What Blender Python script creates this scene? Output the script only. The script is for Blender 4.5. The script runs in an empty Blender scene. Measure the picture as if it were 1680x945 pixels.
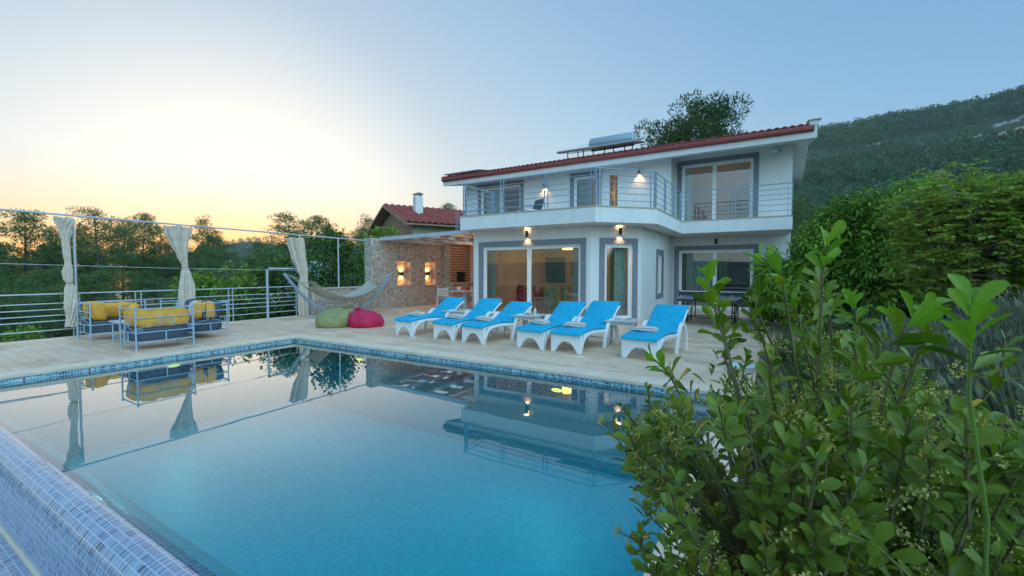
import bpy, math, random
import numpy as np
from mathutils import Vector, Matrix
R = math.radians
rnd = random.Random(7)
sc = bpy.context.scene
COL = sc.collection

# ------------------------------------------------------------------ helpers
class MB:
    """collects polygons, links them as one mesh object"""
    def __init__(s): s.v = []; s.f = []; s.uv = {}
    def add(s, vs, fs):
        k = len(s.v); s.v += [tuple(p) for p in vs]; s.f += [tuple(i + k for i in f) for f in fs]
    def box(s, x0, x1, y0, y1, z0, z1):
        s.add([(x0,y0,z0),(x1,y0,z0),(x1,y1,z0),(x0,y1,z0),(x0,y0,z1),(x1,y0,z1),(x1,y1,z1),(x0,y1,z1)],
              [(0,3,2,1),(4,5,6,7),(0,1,5,4),(1,2,6,5),(2,3,7,6),(3,0,4,7)])
    def obox(s, o, u, n, s0, s1, t0, t1, z0, z1):
        """box in a wall frame: o + u*s + n*t"""
        P = lambda a, b, z: (o[0]+u[0]*a+n[0]*b, o[1]+u[1]*a+n[1]*b, z)
        s.add([P(s0,t0,z0),P(s1,t0,z0),P(s1,t1,z0),P(s0,t1,z0),P(s0,t0,z1),P(s1,t0,z1),P(s1,t1,z1),P(s0,t1,z1)],
              [(0,3,2,1),(4,5,6,7),(0,1,5,4),(1,2,6,5),(2,3,7,6),(3,0,4,7)])
    def extr(s, pts, vec):
        n = len(pts); vec = Vector(vec)
        a = [Vector(p) for p in pts]; b = [p + vec for p in a]
        s.add(a + b, [tuple(range(n))[::-1], tuple(range(n, 2*n))] + [(i, (i+1) % n, n+(i+1) % n, n+i) for i in range(n)])
    def tube(s, path, r, n=8, caps=True, flat=1.0):
        path = [Vector(p) for p in path]; m = len(path)
        rr = r if isinstance(r, (list, tuple)) else [r]*m
        up = None; rings = []
        for i, p in enumerate(path):
            d = (path[min(i+1, m-1)] - path[max(i-1, 0)])
            if d.length < 1e-9: d = Vector((0,0,1))
            d.normalize()
            if up is None:
                up = Vector((0,0,1)) if abs(d.z) < .9 else Vector((1,0,0))
            a = d.cross(up)
            if a.length < 1e-6: a = d.orthogonal()
            a.normalize(); up = a.cross(d).normalized()
            rings.append([p + a*(rr[i]*math.cos(2*math.pi*k/n)) + up*(rr[i]*flat*math.sin(2*math.pi*k/n)) for k in range(n)])
        s.loft(rings, caps)
    def loft(s, rings, caps=True, closed=True):
        n = len(rings[0]); k = len(s.v)
        for r in rings: s.v += [tuple(p) for p in r]
        m = n if closed else n-1
        for i in range(len(rings)-1):
            for j in range(m):
                a = k+i*n+j; b = k+i*n+(j+1) % n
                s.f.append((a, b, b+n, a+n))
        if caps:
            s.f.append(tuple(k+j for j in range(n))[::-1]); s.f.append(tuple(k+(len(rings)-1)*n+j for j in range(n)))
    def lathe(s, prof, c=(0,0,0), n=20, axis='z'):
        rings = []
        for r, z in prof:
            ring = []
            for k in range(n):
                a = 2*math.pi*k/n; p = (r*math.cos(a), r*math.sin(a), z)
                if axis == 'x': p = (p[2], p[0], p[1])
                if axis == 'y': p = (p[0], p[2], p[1])
                ring.append((p[0]+c[0], p[1]+c[1], p[2]+c[2]))
            rings.append(ring)
        s.loft(rings)
    def build(s, name, mat, parent=None, smooth=None, bevel=0, world=False):
        me = bpy.data.meshes.new(name)
        vs = s.v
        if world and parent is not None:
            l = parent.location
            if parent.parent is not None: l = parent.location + parent.parent.location
            vs = [(p[0]-l[0], p[1]-l[1], p[2]-l[2]) for p in vs]
        me.from_pydata(vs, [], s.f); me.update()
        o = bpy.data.objects.new(name, me); COL.objects.link(o)
        me.materials.append(mat)
        fix(me)
        if smooth is not None:
            me.shade_smooth(); me.set_sharp_from_angle(angle=R(smooth))
        if bevel:
            b = o.modifiers.new('edge', 'BEVEL'); b.width = bevel; b.segments = 2; b.limit_method = 'ANGLE'; b.angle_limit = R(40)
        if parent is not None: o.parent = parent
        return o
def fix(me):
    import bmesh
    bm = bmesh.new(); bm.from_mesh(me); bmesh.ops.recalc_face_normals(bm, faces=bm.faces); bm.to_mesh(me); bm.free()
def tag(o, label=None, cat=None, group=None, kind=None):
    if label: o['label'] = label
    if cat: o['category'] = cat
    if group: o['group'] = group
    if kind: o['kind'] = kind
    return o
def thing(name, label, cat, loc=(0,0,0), rz=0, group=None):
    o = bpy.data.objects.new(name, None); COL.objects.link(o)
    o.location = loc; o.rotation_euler = (0,0,rz); o.empty_display_size = .2
    return tag(o, label, cat, group)
def struct(o): return tag(o, kind='structure')
def dup(root, loc, rz=0, label=None, group=None, scale=None):
    r = root.copy(); COL.objects.link(r); r.location = loc; r.rotation_euler = (0,0,rz)
    if scale: r.scale = scale if isinstance(scale, tuple) else (scale,)*3
    if label: r['label'] = label
    if group: r['group'] = group
    for ch in list(root.children):
        c = ch.copy(); COL.objects.link(c); c.parent = r
        for g in list(ch.children):
            d = g.copy(); COL.objects.link(d); d.parent = c
    return r

# ------------------------------------------------------------------ materials
def nt(name):
    m = bpy.data.materials.new(name); m.use_nodes = True
    t = m.node_tree; t.nodes.clear()
    out = t.nodes.new('ShaderNodeOutputMaterial')
    return m, t, out
def N(t, typ, **kw):
    n = t.nodes.new(typ)
    for k, v in kw.items():
        if k.startswith('i_'):
            key = k[2:]; key = int(key) if key.isdigit() else key.replace('_', ' ')
            n.inputs[key].default_value = v
        else: setattr(n, k, v)
    return n
def L(t, a, b): t.links.new(a, b)
def rgba(c): return (c[0], c[1], c[2], 1)
def mixc(t, fac, a, b, mode='MIX'):
    n = t.nodes.new('ShaderNodeMix'); n.data_type = 'RGBA'; n.blend_type = mode
    for sock, v in ((n.inputs['Factor'], fac), (n.inputs[6], a), (n.inputs[7], b)):
        if hasattr(v, 'links') or isinstance(v, bpy.types.NodeSocket): L(t, v, sock)
        elif isinstance(v, (int, float)): sock.default_value = v
        else: sock.default_value = rgba(v)
    return n.outputs[2]
def ramp(t, fac, stops):
    n = t.nodes.new('ShaderNodeValToRGB'); e = n.color_ramp.elements
    while len(e) < len(stops): e.new(.5)
    for i, (p, c) in enumerate(stops):
        e[i].position = p; e[i].color = rgba(c) if len(c) == 3 else c
    L(t, fac, n.inputs[0]); return n.outputs[0]
def noise(t, scale, detail=4, rough=.55, vec=None, dim='3D'):
    n = N(t, 'ShaderNodeTexNoise', i_Scale=scale, i_Detail=detail, i_Roughness=rough)
    if vec is not None: L(t, vec, n.inputs['Vector'])
    return n.outputs['Fac']
def pos(t): return t.nodes.new('ShaderNodeNewGeometry').outputs['Position']
def bump(t, h, strength=.2, dist=.01):
    b = N(t, 'ShaderNodeBump', i_Strength=strength, i_Distance=dist); L(t, h, b.inputs['Height']); return b.outputs['Normal']
def prin(t, out, col, rough=.6, metal=0, normal=None, coat=0, spec=.5, rsock=None, emis=None, estr=0):
    p = t.nodes.new('ShaderNodeBsdfPrincipled')
    if isinstance(col, bpy.types.NodeSocket): L(t, col, p.inputs['Base Color'])
    else: p.inputs['Base Color'].default_value = rgba(col)
    p.inputs['Roughness'].default_value = rough
    if rsock is not None: L(t, rsock, p.inputs['Roughness'])
    p.inputs['Metallic'].default_value = metal; p.inputs['Coat Weight'].default_value = coat
    p.inputs['Specular IOR Level'].default_value = spec
    if normal is not None: L(t, normal, p.inputs['Normal'])
    if emis: p.inputs['Emission Color'].default_value = rgba(emis); p.inputs['Emission Strength'].default_value = estr
    if out is not None: L(t, p.outputs[0], out.inputs[0])
    return p
def simple(name, col, rough=.6, metal=0, var=.12, vs=6, bs=60, bstr=.12, coat=0, spec=.5, objc=False):
    """plain material with large-scale tone variation and a fine bump"""
    m, t, out = nt(name)
    if objc: v = t.nodes.new('ShaderNodeTexCoord').outputs['Object']
    else: v = pos(t)
    n1 = noise(t, vs, 5, .6, v)
    c = ramp(t, n1, [(.3, [x*(1-var) for x in col]), (.7, [min(1, x*(1+var)) for x in col])])
    nb = bump(t, noise(t, bs, 3, .6, v), bstr, .005) if bstr else None
    prin(t, out, c, rough, metal, nb, coat, spec)
    return m
def emit(name, col, s):
    m, t, out = nt(name); e = N(t, 'ShaderNodeEmission', i_Strength=s); e.inputs[0].default_value = rgba(col); L(t, e.outputs[0], out.inputs[0]); return m
def glass(name, tint=(.92,.96,.96), ior=1.5, rough=0.0, boost=1.0):
    m, t, out = nt(name)
    tr = t.nodes.new('ShaderNodeBsdfTransparent'); tr.inputs[0].default_value = rgba(tint)
    gl = N(t, 'ShaderNodeBsdfGlossy', i_Roughness=rough)
    fr = N(t, 'ShaderNodeFresnel', i_IOR=ior)
    mx = t.nodes.new('ShaderNodeMixShader')
    if boost != 1:
        mm = N(t, 'ShaderNodeMath', operation='MULTIPLY', use_clamp=True); mm.inputs[1].default_value = boost
        L(t, fr.outputs[0], mm.inputs[0]); L(t, mm.outputs[0], mx.inputs[0])
    else: L(t, fr.outputs[0], mx.inputs[0])
    L(t, tr.outputs[0], mx.inputs[1]); L(t, gl.outputs[0], mx.inputs[2]); L(t, mx.outputs[0], out.inputs[0])
    return m
def leafmat(name, cols, rough=.5, trans=.3, back=None, spec=.4, rib=False, ns=1.3, nc=(.75,1.2)):
    """colour differs from leaf to leaf"""
    m, t, out = nt(name)
    g = t.nodes.new('ShaderNodeNewGeometry')
    k = len(cols)
    c = ramp(t, g.outputs['Random Per Island'], [((i/(k-1) if k > 1 else 0), cc) for i, cc in enumerate(cols)])
    n1 = noise(t, ns, 3, .6, g.outputs['Position'])
    c = mixc(t, 1, c, ramp(t, n1, [(.3, (nc[0],)*3), (.7, (nc[1],)*3)]), 'MULTIPLY')
    if rib:   # pale midrib, side veins, brown flecks
        uv = t.nodes.new('ShaderNodeUVMap'); se = t.nodes.new('ShaderNodeSeparateXYZ'); L(t, uv.outputs[0], se.inputs[0])
        ab = N(t, 'ShaderNodeMath', operation='ABSOLUTE'); L(t, se.outputs[1], ab.inputs[0])
        c = mixc(t, ramp(t, ab.outputs[0], [(.0, (.75,.75,.75)), (.045, (0,0,0))]), c, (.22,.32,.07))
        vv = N(t, 'ShaderNodeMath', operation='SUBTRACT'); L(t, se.outputs[0], vv.inputs[0]); L(t, ab.outputs[0], vv.inputs[1])
        ws = N(t, 'ShaderNodeMath', operation='SINE'); m10 = N(t, 'ShaderNodeMath', operation='MULTIPLY'); m10.inputs[1].default_value = 55; L(t, vv.outputs[0], m10.inputs[0]); L(t, m10.outputs[0], ws.inputs[0])
        c = mixc(t, .35, c, ramp(t, ws.outputs[0], [(.7, (1,1,1)), (1, (1.35,1.3,1.2))]), 'MULTIPLY')
        fl = noise(t, 45, 3, .6, g.outputs['Position'])
        c = mixc(t, ramp(t, fl, [(.70, (0,0,0)), (.78, (.7,.7,.7))]), c, (.16,.11,.03))
    if back:
        c = mixc(t, g.outputs['Backfacing'], c, back)
    p = prin(t, None, c, rough, spec=spec)
    tl = t.nodes.new('ShaderNodeBsdfTranslucent')
    L(t, mixc(t, 1, c, (1.25,1.4,.6), 'MULTIPLY'), tl.inputs[0])
    mx = N(t, 'ShaderNodeMixShader'); mx.inputs[0].default_value = trans
    L(t, p.outputs[0], mx.inputs[1]); L(t, tl.outputs[0], mx.inputs[2]); L(t, mx.outputs[0], out.inputs[0])
    return m
def mosaic(name, cell, cols, grout, axes, rough=.15, w=.07, useuv=False, coat=.3, strips=0):
    """small glass tiles, one random tone each; axes picks the two coordinates of the wall"""
    m, t, out = nt(name)
    if useuv: v = t.nodes.new('ShaderNodeUVMap').outputs[0]
    else: v = pos(t)
    sep = t.nodes.new('ShaderNodeSeparateXYZ'); L(t, v, sep.inputs[0])
    cx = cell if isinstance(cell, tuple) else (cell, cell)
    fl, fr = [], []
    for a, c in zip(axes, cx):
        d = N(t, 'ShaderNodeMath', operation='DIVIDE'); d.inputs[1].default_value = c; L(t, sep.outputs[a], d.inputs[0])
        f = N(t, 'ShaderNodeMath', operation='FLOOR'); L(t, d.outputs[0], f.inputs[0])
        r = N(t, 'ShaderNodeMath', operation='FRACT'); L(t, d.outputs[0], r.inputs[0])
        pp = N(t, 'ShaderNodeMath', operation='PINGPONG'); pp.inputs[1].default_value = .5; L(t, r.outputs[0], pp.inputs[0])
        fl.append(f.outputs[0]); fr.append(pp.outputs[0])
    if strips:
        d = N(t, 'ShaderNodeMath', operation='DIVIDE'); d.inputs[1].default_value = cx[0]/strips; L(t, sep.outputs[axes[0]], d.inputs[0])
        f = N(t, 'ShaderNodeMath', operation='FLOOR'); L(t, d.outputs[0], f.inputs[0]); fl[0] = f.outputs[0]
    cb = t.nodes.new('ShaderNodeCombineXYZ'); L(t, fl[0], cb.inputs[0]); L(t, fl[1], cb.inputs[1])
    wn = N(t, 'ShaderNodeTexWhiteNoise', noise_dimensions='2D'); L(t, cb.outputs[0], wn.inputs[0])
    c = ramp(t, wn.outputs[0], cols)
    t.nodes[-1].color_ramp.interpolation = 'CONSTANT'
    mn = N(t, 'ShaderNodeMath', operation='MINIMUM'); L(t, fr[0], mn.inputs[0]); L(t, fr[1], mn.inputs[1])
    lt = N(t, 'ShaderNodeMath', operation='LESS_THAN'); L(t, mn.outputs[0], lt.inputs[0]); lt.inputs[1].default_value = w
    c2 = mixc(t, lt.outputs[0], c, grout)
    nb = bump(t, mn.outputs[0], .25, .003)
    prin(t, out, c2, rough, 0, nb, coat)
    return m

M = {}
def plaster():
    m, t, out = nt('white_plaster')
    p = pos(t)
    big = noise(t, .7, 5, .6, p)
    mp = N(t, 'ShaderNodeMapping'); mp.inputs['Scale'].default_value = (3, 3, .35); L(t, p, mp.inputs[0])
    streak = noise(t, 2.2, 4, .6, mp.outputs[0])
    c = ramp(t, big, [(.3, (.70,.70,.69)), (.75, (.78,.78,.765))])
    c = mixc(t, .55, c, ramp(t, streak, [(.32, (.88,.88,.87)), (.6, (1,1,1))]), 'MULTIPLY')
    prin(t, out, c, .8, 0, bump(t, noise(t, 140, 3, .6, p), .25, .004), spec=.2)
    return m
M['plaster'] = plaster()
M['surround'] = simple('grey_surround_paint', (.20,.215,.255), .75, bs=140, bstr=.2)
M['pvc'] = simple('white_window_plastic', (.80,.80,.79), .35, var=.03, bstr=0)
M['metal'] = simple('painted_light_metal', (.46,.51,.57), .4, .15, var=.08, vs=4, bstr=.05)
M['steelblue'] = simple('steel_blue_paint', (.25,.33,.42), .4, .1, var=.06, bstr=.03)
M['metalwhite'] = simple('pale_grey_metal', (.50,.54,.58), .4, .2, var=.08, vs=4, bstr=.05)
M['metaldark'] = simple('dark_metal', (.03,.032,.036), .45, .2, bstr=.05)
M['chrome'] = simple('steel', (.55,.57,.6), .28, .9, bstr=.05)
M['glass'] = glass('window_glass', (.74,.80,.80), 1.52, 0, 4.0)
M['white'] = simple('white_resin', (.78,.79,.79), .4, var=.04, bs=200, bstr=.05)
M['bluecush'] = simple('turquoise_fabric', (.012,.37,.58), .8, var=.14, vs=9, bs=500, bstr=.35, objc=True, spec=.25)
M['towel'] = simple('cream_towel', (.62,.58,.53), .95, var=.08, vs=30, bs=400, bstr=.6, spec=.1)
M['sidetable'] = simple('grey_white_wood', (.50,.50,.48), .6, var=.10, vs=5, bs=90, bstr=.15)
M['sofametal'] = simple('pale_blue_iron', (.33,.45,.57), .45, .1, var=.08, bstr=.05)
M['sofagrey'] = simple('slate_blue_canvas', (.078,.098,.130), .9, var=.15, vs=7, bs=500, bstr=.4, spec=.15)
M['yellow'] = simple('mustard_canvas', (.72,.36,.06), .85, var=.15, vs=6, bs=500, bstr=.4, spec=.2)
M['stripe'] = simple('dark_stripe_canvas', (.05,.05,.06), .9, bs=500, bstr=.3)
M['cream'] = simple('cream_curtain', (.62,.53,.435), .9, var=.12, vs=7, bs=300, bstr=.3, spec=.1)
def vinyl(name, col, rough):
    m, t, out = nt(name); p = pos(t)
    mp = N(t, 'ShaderNodeMapping'); mp.inputs['Scale'].default_value = (1, 1, 2.6); L(t, p, mp.inputs[0])
    a_ = noise(t, 5, 3, .55, mp.outputs[0]); b_ = noise(t, 26, 4, .6, mp.outputs[0])
    c = ramp(t, a_, [(.3, [x*.85 for x in col]), (.7, [min(1, x*1.15) for x in col])])
    prin(t, out, c, rough, 0, bump(t, mixc(t, .35, a_, b_), .9, .05), spec=.4); return m
M['olive'] = vinyl('olive_vinyl', (.27,.27,.11), .5)
M['pink'] = vinyl('crimson_vinyl', (.52,.008,.07), .42)
M['hamblue'] = simple('pale_blue_stand_paint', (.24,.34,.43), .45, .1)
def netmat():
    m, t, out = nt('open_rope_net'); tr = t.nodes.new('ShaderNodeBsdfTransparent'); p = prin(t, None, (.42,.40,.33), .9)
    v = N(t, 'ShaderNodeTexVoronoi', feature='DISTANCE_TO_EDGE', i_Scale=26); L(t, pos(t), v.inputs['Vector'])
    gt = N(t, 'ShaderNodeMath', operation='GREATER_THAN'); gt.inputs[1].default_value = .16; L(t, v.outputs['Distance'], gt.inputs[0])
    mx = t.nodes.new('ShaderNodeMixShader'); L(t, gt.outputs[0], mx.inputs[0]); L(t, p.outputs[0], mx.inputs[1]); L(t, tr.outputs[0], mx.inputs[2]); L(t, mx.outputs[0], out.inputs[0]); return m
M['ropenet'] = netmat()
M['netrope'] = simple('cream_rope', (.40,.38,.31), .9, bs=300, bstr=.3)
M['wood'] = simple('brown_wood', (.28,.18,.11), .6, var=.25, vs=8, bs=60, bstr=.2)
M['dinewood'] = simple('weathered_pale_wood', (.42,.38,.32), .7, var=.2, vs=8, bs=60, bstr=.2)
M['innerwall'] = simple('warm_room_wall', (.52,.48,.45), .8, var=.04, bstr=.05)
M['tanwall'] = simple('tan_plaster', (.62,.50,.42), .85, var=.06, bs=120, bstr=.2)
M['floorin'] = simple('room_floor', (.35,.30,.25), .4, bstr=0)
M['curtgreen'] = simple('green_curtain', (.22,.30,.16), .9, bs=200, bstr=.2)
M['curtsheer'] = simple('pale_sheer_curtain', (.55,.66,.62), .9, bs=200, bstr=.2)
M['ttblue'] = simple('table_top_grey_blue', (.10,.16,.22), .35, bstr=.03)
M['rubber'] = simple('black_rubber', (.015,.015,.016), .6)
M['black'] = simple('soot_black', (.012,.011,.010), .9)
M['trunk'] = simple('tree_bark', (.11,.085,.065), .9, var=.35, vs=9, bs=25, bstr=.8)
M['twig'] = simple('green_brown_twig', (.13,.125,.05), .8, var=.25, vs=20, bs=80, bstr=.4)
M['greybark'] = simple('grey_bark', (.22,.20,.17), .9, var=.3, vs=12, bs=40, bstr=.6)
M['soil'] = simple('garden_soil', (.09,.075,.05), .95, var=.4, vs=3, bs=20, bstr=.9)
M['tank'] = simple('grey_blue_tank_paint', (.33,.42,.48), .4, .2, var=.06, bstr=.04)
M['panel'] = simple('solar_panel_glass', (.02,.025,.04), .15, .2, bstr=0)
M['stonecap'] = simple('beige_stone_slab', (.46,.40,.32), .7, var=.12, vs=4, bs=60, bstr=.3)
M['lens'] = emit('warm_lamp_lens', (1,.62,.28), 6)
M['roomlamp'] = emit('yellow_room_lamp', (1,.60,.12), .9)
M['poollens'] = emit('yellow_pool_lamp', (1,.70,.10), .55)

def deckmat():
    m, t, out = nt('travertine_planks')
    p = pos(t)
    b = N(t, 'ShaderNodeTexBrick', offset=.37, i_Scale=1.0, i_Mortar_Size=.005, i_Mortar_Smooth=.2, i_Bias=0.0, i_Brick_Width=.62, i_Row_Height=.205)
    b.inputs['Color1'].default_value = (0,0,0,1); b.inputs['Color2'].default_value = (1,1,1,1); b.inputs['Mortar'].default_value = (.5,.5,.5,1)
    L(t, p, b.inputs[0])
    tone = ramp(t, b.outputs['Color'], [(0, (.64,.45,.31)), (.35, (.80,.575,.40)), (.7, (.77,.57,.42)), (1, (.86,.655,.48))])  # sunset glow on the paving is put into these warmed, brightened tones
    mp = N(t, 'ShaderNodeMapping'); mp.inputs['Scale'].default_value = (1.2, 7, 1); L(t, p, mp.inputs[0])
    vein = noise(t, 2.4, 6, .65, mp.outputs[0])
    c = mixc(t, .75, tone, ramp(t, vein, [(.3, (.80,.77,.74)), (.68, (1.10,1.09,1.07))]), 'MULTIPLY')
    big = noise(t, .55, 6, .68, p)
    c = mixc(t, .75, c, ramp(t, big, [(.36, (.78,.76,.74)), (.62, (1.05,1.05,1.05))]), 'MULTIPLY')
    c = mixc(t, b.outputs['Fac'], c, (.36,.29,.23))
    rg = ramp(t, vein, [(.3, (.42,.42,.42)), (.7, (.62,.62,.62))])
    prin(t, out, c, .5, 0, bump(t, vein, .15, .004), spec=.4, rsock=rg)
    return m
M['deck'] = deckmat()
def copingmat():
    m, t, out = nt('pale_coping_stone'); p = pos(t)
    v = noise(t, 3, 6, .65, p)
    c = ramp(t, v, [(.3, (.68,.52,.39)), (.7, (.83,.67,.52))])
    prin(t, out, c, .5, 0, bump(t, noise(t, 60, 4, .6, p), .2, .003)); return m
M['coping'] = copingmat()
def stonemat():
    m, t, out = nt('rubble_stone_wall'); p = pos(t)
    w = N(t, 'ShaderNodeTexNoise', i_Scale=3.0, i_Detail=2)
    L(t, p, w.inputs['Vector'])
    wv = N(t, 'ShaderNodeVectorMath', operation='SCALE', i_Scale=.16); L(t, w.outputs['Color'], wv.inputs[0])
    av = N(t, 'ShaderNodeVectorMath', operation='ADD'); L(t, p, av.inputs[0]); L(t, wv.outputs[0], av.inputs[1])
    e = N(t, 'ShaderNodeTexVoronoi', feature='DISTANCE_TO_EDGE', i_Scale=4.5, i_Randomness=.85); L(t, av.outputs[0], e.inputs['Vector'])
    cc = N(t, 'ShaderNodeTexVoronoi', feature='F1', i_Scale=4.5, i_Randomness=.85); L(t, av.outputs[0], cc.inputs['Vector'])
    s = t.nodes.new('ShaderNodeSeparateColor'); L(t, cc.outputs['Color'], s.inputs[0])
    c = ramp(t, s.outputs[0], [(0, (.30,.25,.205)), (.35, (.42,.345,.28)), (.7, (.36,.33,.295)), (1, (.47,.38,.30))])
    n1 = noise(t, 14, 5, .65, p)
    c = mixc(t, .6, c, ramp(t, n1, [(.3, (.7,.7,.7)), (.7, (1.25,1.22,1.2))]), 'MULTIPLY')
    mort = mixc(t, n1, (.52,.465,.40), (.60,.545,.48))
    f = ramp(t, e.outputs['Distance'], [(.035, (1,1,1)), (.075, (0,0,0))])
    c = mixc(t, f, c, mort)
    h = ramp(t, e.outputs['Distance'], [(.02, (0,0,0)), (.16, (1,1,1))])
    hh = mixc(t, .3, h, n1)
    prin(t, out, c, .9, 0, bump(t, hh, .9, .03), spec=.2); return m
M['stone'] = stonemat()
def latticemat():
    m, t, out = nt('honeycomb_brick')
    p = pos(t); mp = N(t, 'ShaderNodeMapping'); mp.inputs['Rotation'].default_value = (0, R(90), 0)
    sep = t.nodes.new('ShaderNodeSeparateXYZ'); L(t, p, sep.inputs[0])
    cb = t.nodes.new('ShaderNodeCombineXYZ'); L(t, sep.outputs[1], cb.inputs[0]); L(t, sep.outputs[2], cb.inputs[1])
    b = N(t, 'ShaderNodeTexBrick', offset=.5, i_Scale=1, i_Mortar_Size=.026, i_Brick_Width=.15, i_Row_Height=.125, i_Mortar_Smooth=.1)
    b.inputs['Color1'].default_value = (.06,.035,.025,1); b.inputs['Color2'].default_value = (.10,.055,.04,1); b.inputs['Mortar'].default_value = (.44,.30,.22,1)
    L(t, cb.outputs[0], b.inputs[0])
    prin(t, out, b.outputs['Color'], .9, 0, bump(t, b.outputs['Fac'], 1, .04), spec=.2); return m
M['lattice'] = latticemat()
def tilemat():
    m, t, out = nt('red_roof_tile'); p = pos(t)
    n1 = noise(t, 2.2, 5, .7, p); n2 = noise(t, 40, 3, .6, p)
    c = ramp(t, n1, [(.3, (.22,.045,.035)), (.55, (.32,.075,.055)), (.8, (.38,.12,.09))])
    c = mixc(t, .4, c, ramp(t, n2, [(.3, (.7,.7,.7)), (.7, (1.15,1.1,1.1))]), 'MULTIPLY')
    prin(t, out, c, .75, 0, bump(t, n2, .3, .01), spec=.3); return m
M['tile'] = tilemat()
M['gutter'] = simple('red_gutter_paint', (.27,.05,.045), .5, var=.12, bstr=.1)

BL = [(0, (.10,.30,.42)), (.22, (.22,.46,.56)), (.45, (.42,.62,.68)), (.62, (.05,.20,.36)), (.78, (.015,.04,.10)), (.9, (.30,.52,.60))]
M['mosX'] = mosaic('pool_mosaic', .034, BL, (.55,.64,.66), (0, 2))
M['mosY'] = mosaic('pool_mosaic_side', .034, BL, (.55,.64,.66), (1, 2))
DB = [(0, (.012,.62,.66)), (.3, (.016,.66,.69)), (.6, (.010,.59,.64)), (.85, (.018,.68,.71))]
M['mosF'] = mosaic('pool_floor_mosaic', .05, DB, (.016,.67,.69), (0, 1), rough=.5, coat=0)
IE = [(0, (.17,.26,.40)), (.2, (.13,.20,.32)), (.38, (.22,.31,.45)), (.55, (.09,.13,.23)), (.63, (.26,.35,.48)), (.80, (.19,.21,.29)), (.88, (.05,.075,.14)), (.94, (.24,.33,.46))]
M['mosE'] = mosaic('overflow_edge_mosaic', (.044, .044), IE, (.50,.56,.62), (0, 1), rough=.22, w=.045, useuv=True, coat=.6, strips=3)

def watermat():
    m, t, out = nt('pool_water'); p = pos(t)
    n1 = noise(t, 1.1, 2, .5, p); nb = bump(t, n1, .035, .05)
    tr = t.nodes.new('ShaderNodeBsdfTransparent'); tr.inputs[0].default_value = (.42,.94,1,1)
    gl = N(t, 'ShaderNodeBsdfGlossy', i_Roughness=.004); L(t, nb, gl.inputs['Normal'])
    fr = N(t, 'ShaderNodeFresnel', i_IOR=1.38); L(t, nb, fr.inputs['Normal'])
    bo = N(t, 'ShaderNodeMath', operation='MULTIPLY_ADD', use_clamp=True); bo.inputs[1].default_value = 2.35; bo.inputs[2].default_value = -.06; L(t, fr.outputs[0], bo.inputs[0])
    mx = t.nodes.new('ShaderNodeMixShader'); L(t, bo.outputs[0], mx.inputs[0]); L(t, tr.outputs[0], mx.inputs[1]); L(t, gl.outputs[0], mx.inputs[2])
    L(t, mx.outputs[0], out.inputs[0]); return m
M['water'] = watermat()
def groundmat():
    m, t, out = nt('hill_ground'); p = pos(t)
    n1 = noise(t, .02, 8, .7, p); n2 = noise(t, .3, 6, .7, p); n3 = noise(t, 2.5, 5, .65, p)
    c = ramp(t, n1, [(.35, (.026,.058,.032)), (.54, (.042,.078,.042)), (.66, (.09,.10,.065)), (.76, (.22,.20,.15))])
    c = mixc(t, .6, c, ramp(t, n2, [(.3, (.55,.6,.5)), (.7, (1.3,1.25,1.15))]), 'MULTIPLY')
    c = mixc(t, .5, c, ramp(t, n3, [(.3, (.6,.6,.6)), (.7, (1.2,1.2,1.2))]), 'MULTIPLY')
    prin(t, out, c, .95, 0, bump(t, n3, .6, .2), spec=.1); return m
M['ground'] = groundmat()
M['sea'] = simple('hazy_sea', (.10,.16,.20), .25, var=.1, vs=.01, bs=.5, bstr=.1)
M['rockgrey'] = simple('grey_rock', (.32,.31,.29), .9, var=.3, vs=.25, bs=1.2, bstr=.9)
M['rockpink'] = simple('pinkish_scree', (.46,.31,.24), .95, var=.25, vs=.3, bs=1.5, bstr=.8)

M['pine'] = leafmat('pine_needles', [(.075,.130,.050), (.105,.175,.062), (.14,.205,.075)], .75, .14, spec=.1)
M['pinefar'] = leafmat('far_pine_foliage', [(.034,.092,.046), (.052,.120,.056), (.076,.150,.066)], .8, .1, spec=.1, ns=.13, nc=(.50,1.55))
M['droop'] = leafmat('drooping_leaf', [(.085,.185,.028), (.13,.25,.038), (.19,.32,.05), (.27,.39,.075)], .5, .32, spec=.2, ns=.8, nc=(.62,1.35))
M['pinnate'] = leafmat('pinnate_leaflet', [(.17,.27,.04), (.22,.33,.05), (.29,.36,.06), (.19,.29,.045), (.36,.24,.07)], .5, .35)
M['vine'] = leafmat('vine_leaf', [(.040,.10,.020), (.065,.14,.026), (.10,.19,.035)], .5, .3)
M['limeleaf'] = leafmat('light_green_leaf', [(.12,.22,.03), (.17,.28,.04), (.22,.32,.05)], .5, .35)
M['shrubleaf'] = leafmat('glossy_obovate_leaf', [(.052,.104,.008), (.085,.150,.010), (.130,.205,.015), (.19,.27,.024)], .36, .28, back=(.16,.23,.035), spec=.28, rib=True)
M['shrubyoung'] = leafmat('young_bright_leaf', [(.12,.26,.020), (.15,.30,.026), (.19,.33,.03)], .42, .40, spec=.25, rib=True)
M['shrubold'] = leafmat('yellowing_leaf', [(.22,.24,.025), (.30,.30,.03), (.16,.20,.02)], .4, .35)
M['flower'] = leafmat('yellow_green_flower', [(.42,.40,.11), (.52,.47,.16), (.34,.35,.09)], .6, .3)
M['lavender'] = leafmat('lavender_stalk', [(.12,.15,.10), (.17,.19,.135), (.21,.22,.17)], .8, .2)
M['rosemary'] = leafmat('rosemary_needle', [(.055,.105,.035), (.080,.135,.045), (.11,.17,.055)], .6, .25)
M['whitepetal'] = leafmat('white_petal', [(.7,.7,.68), (.78,.78,.75)], .6, .3)

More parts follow.
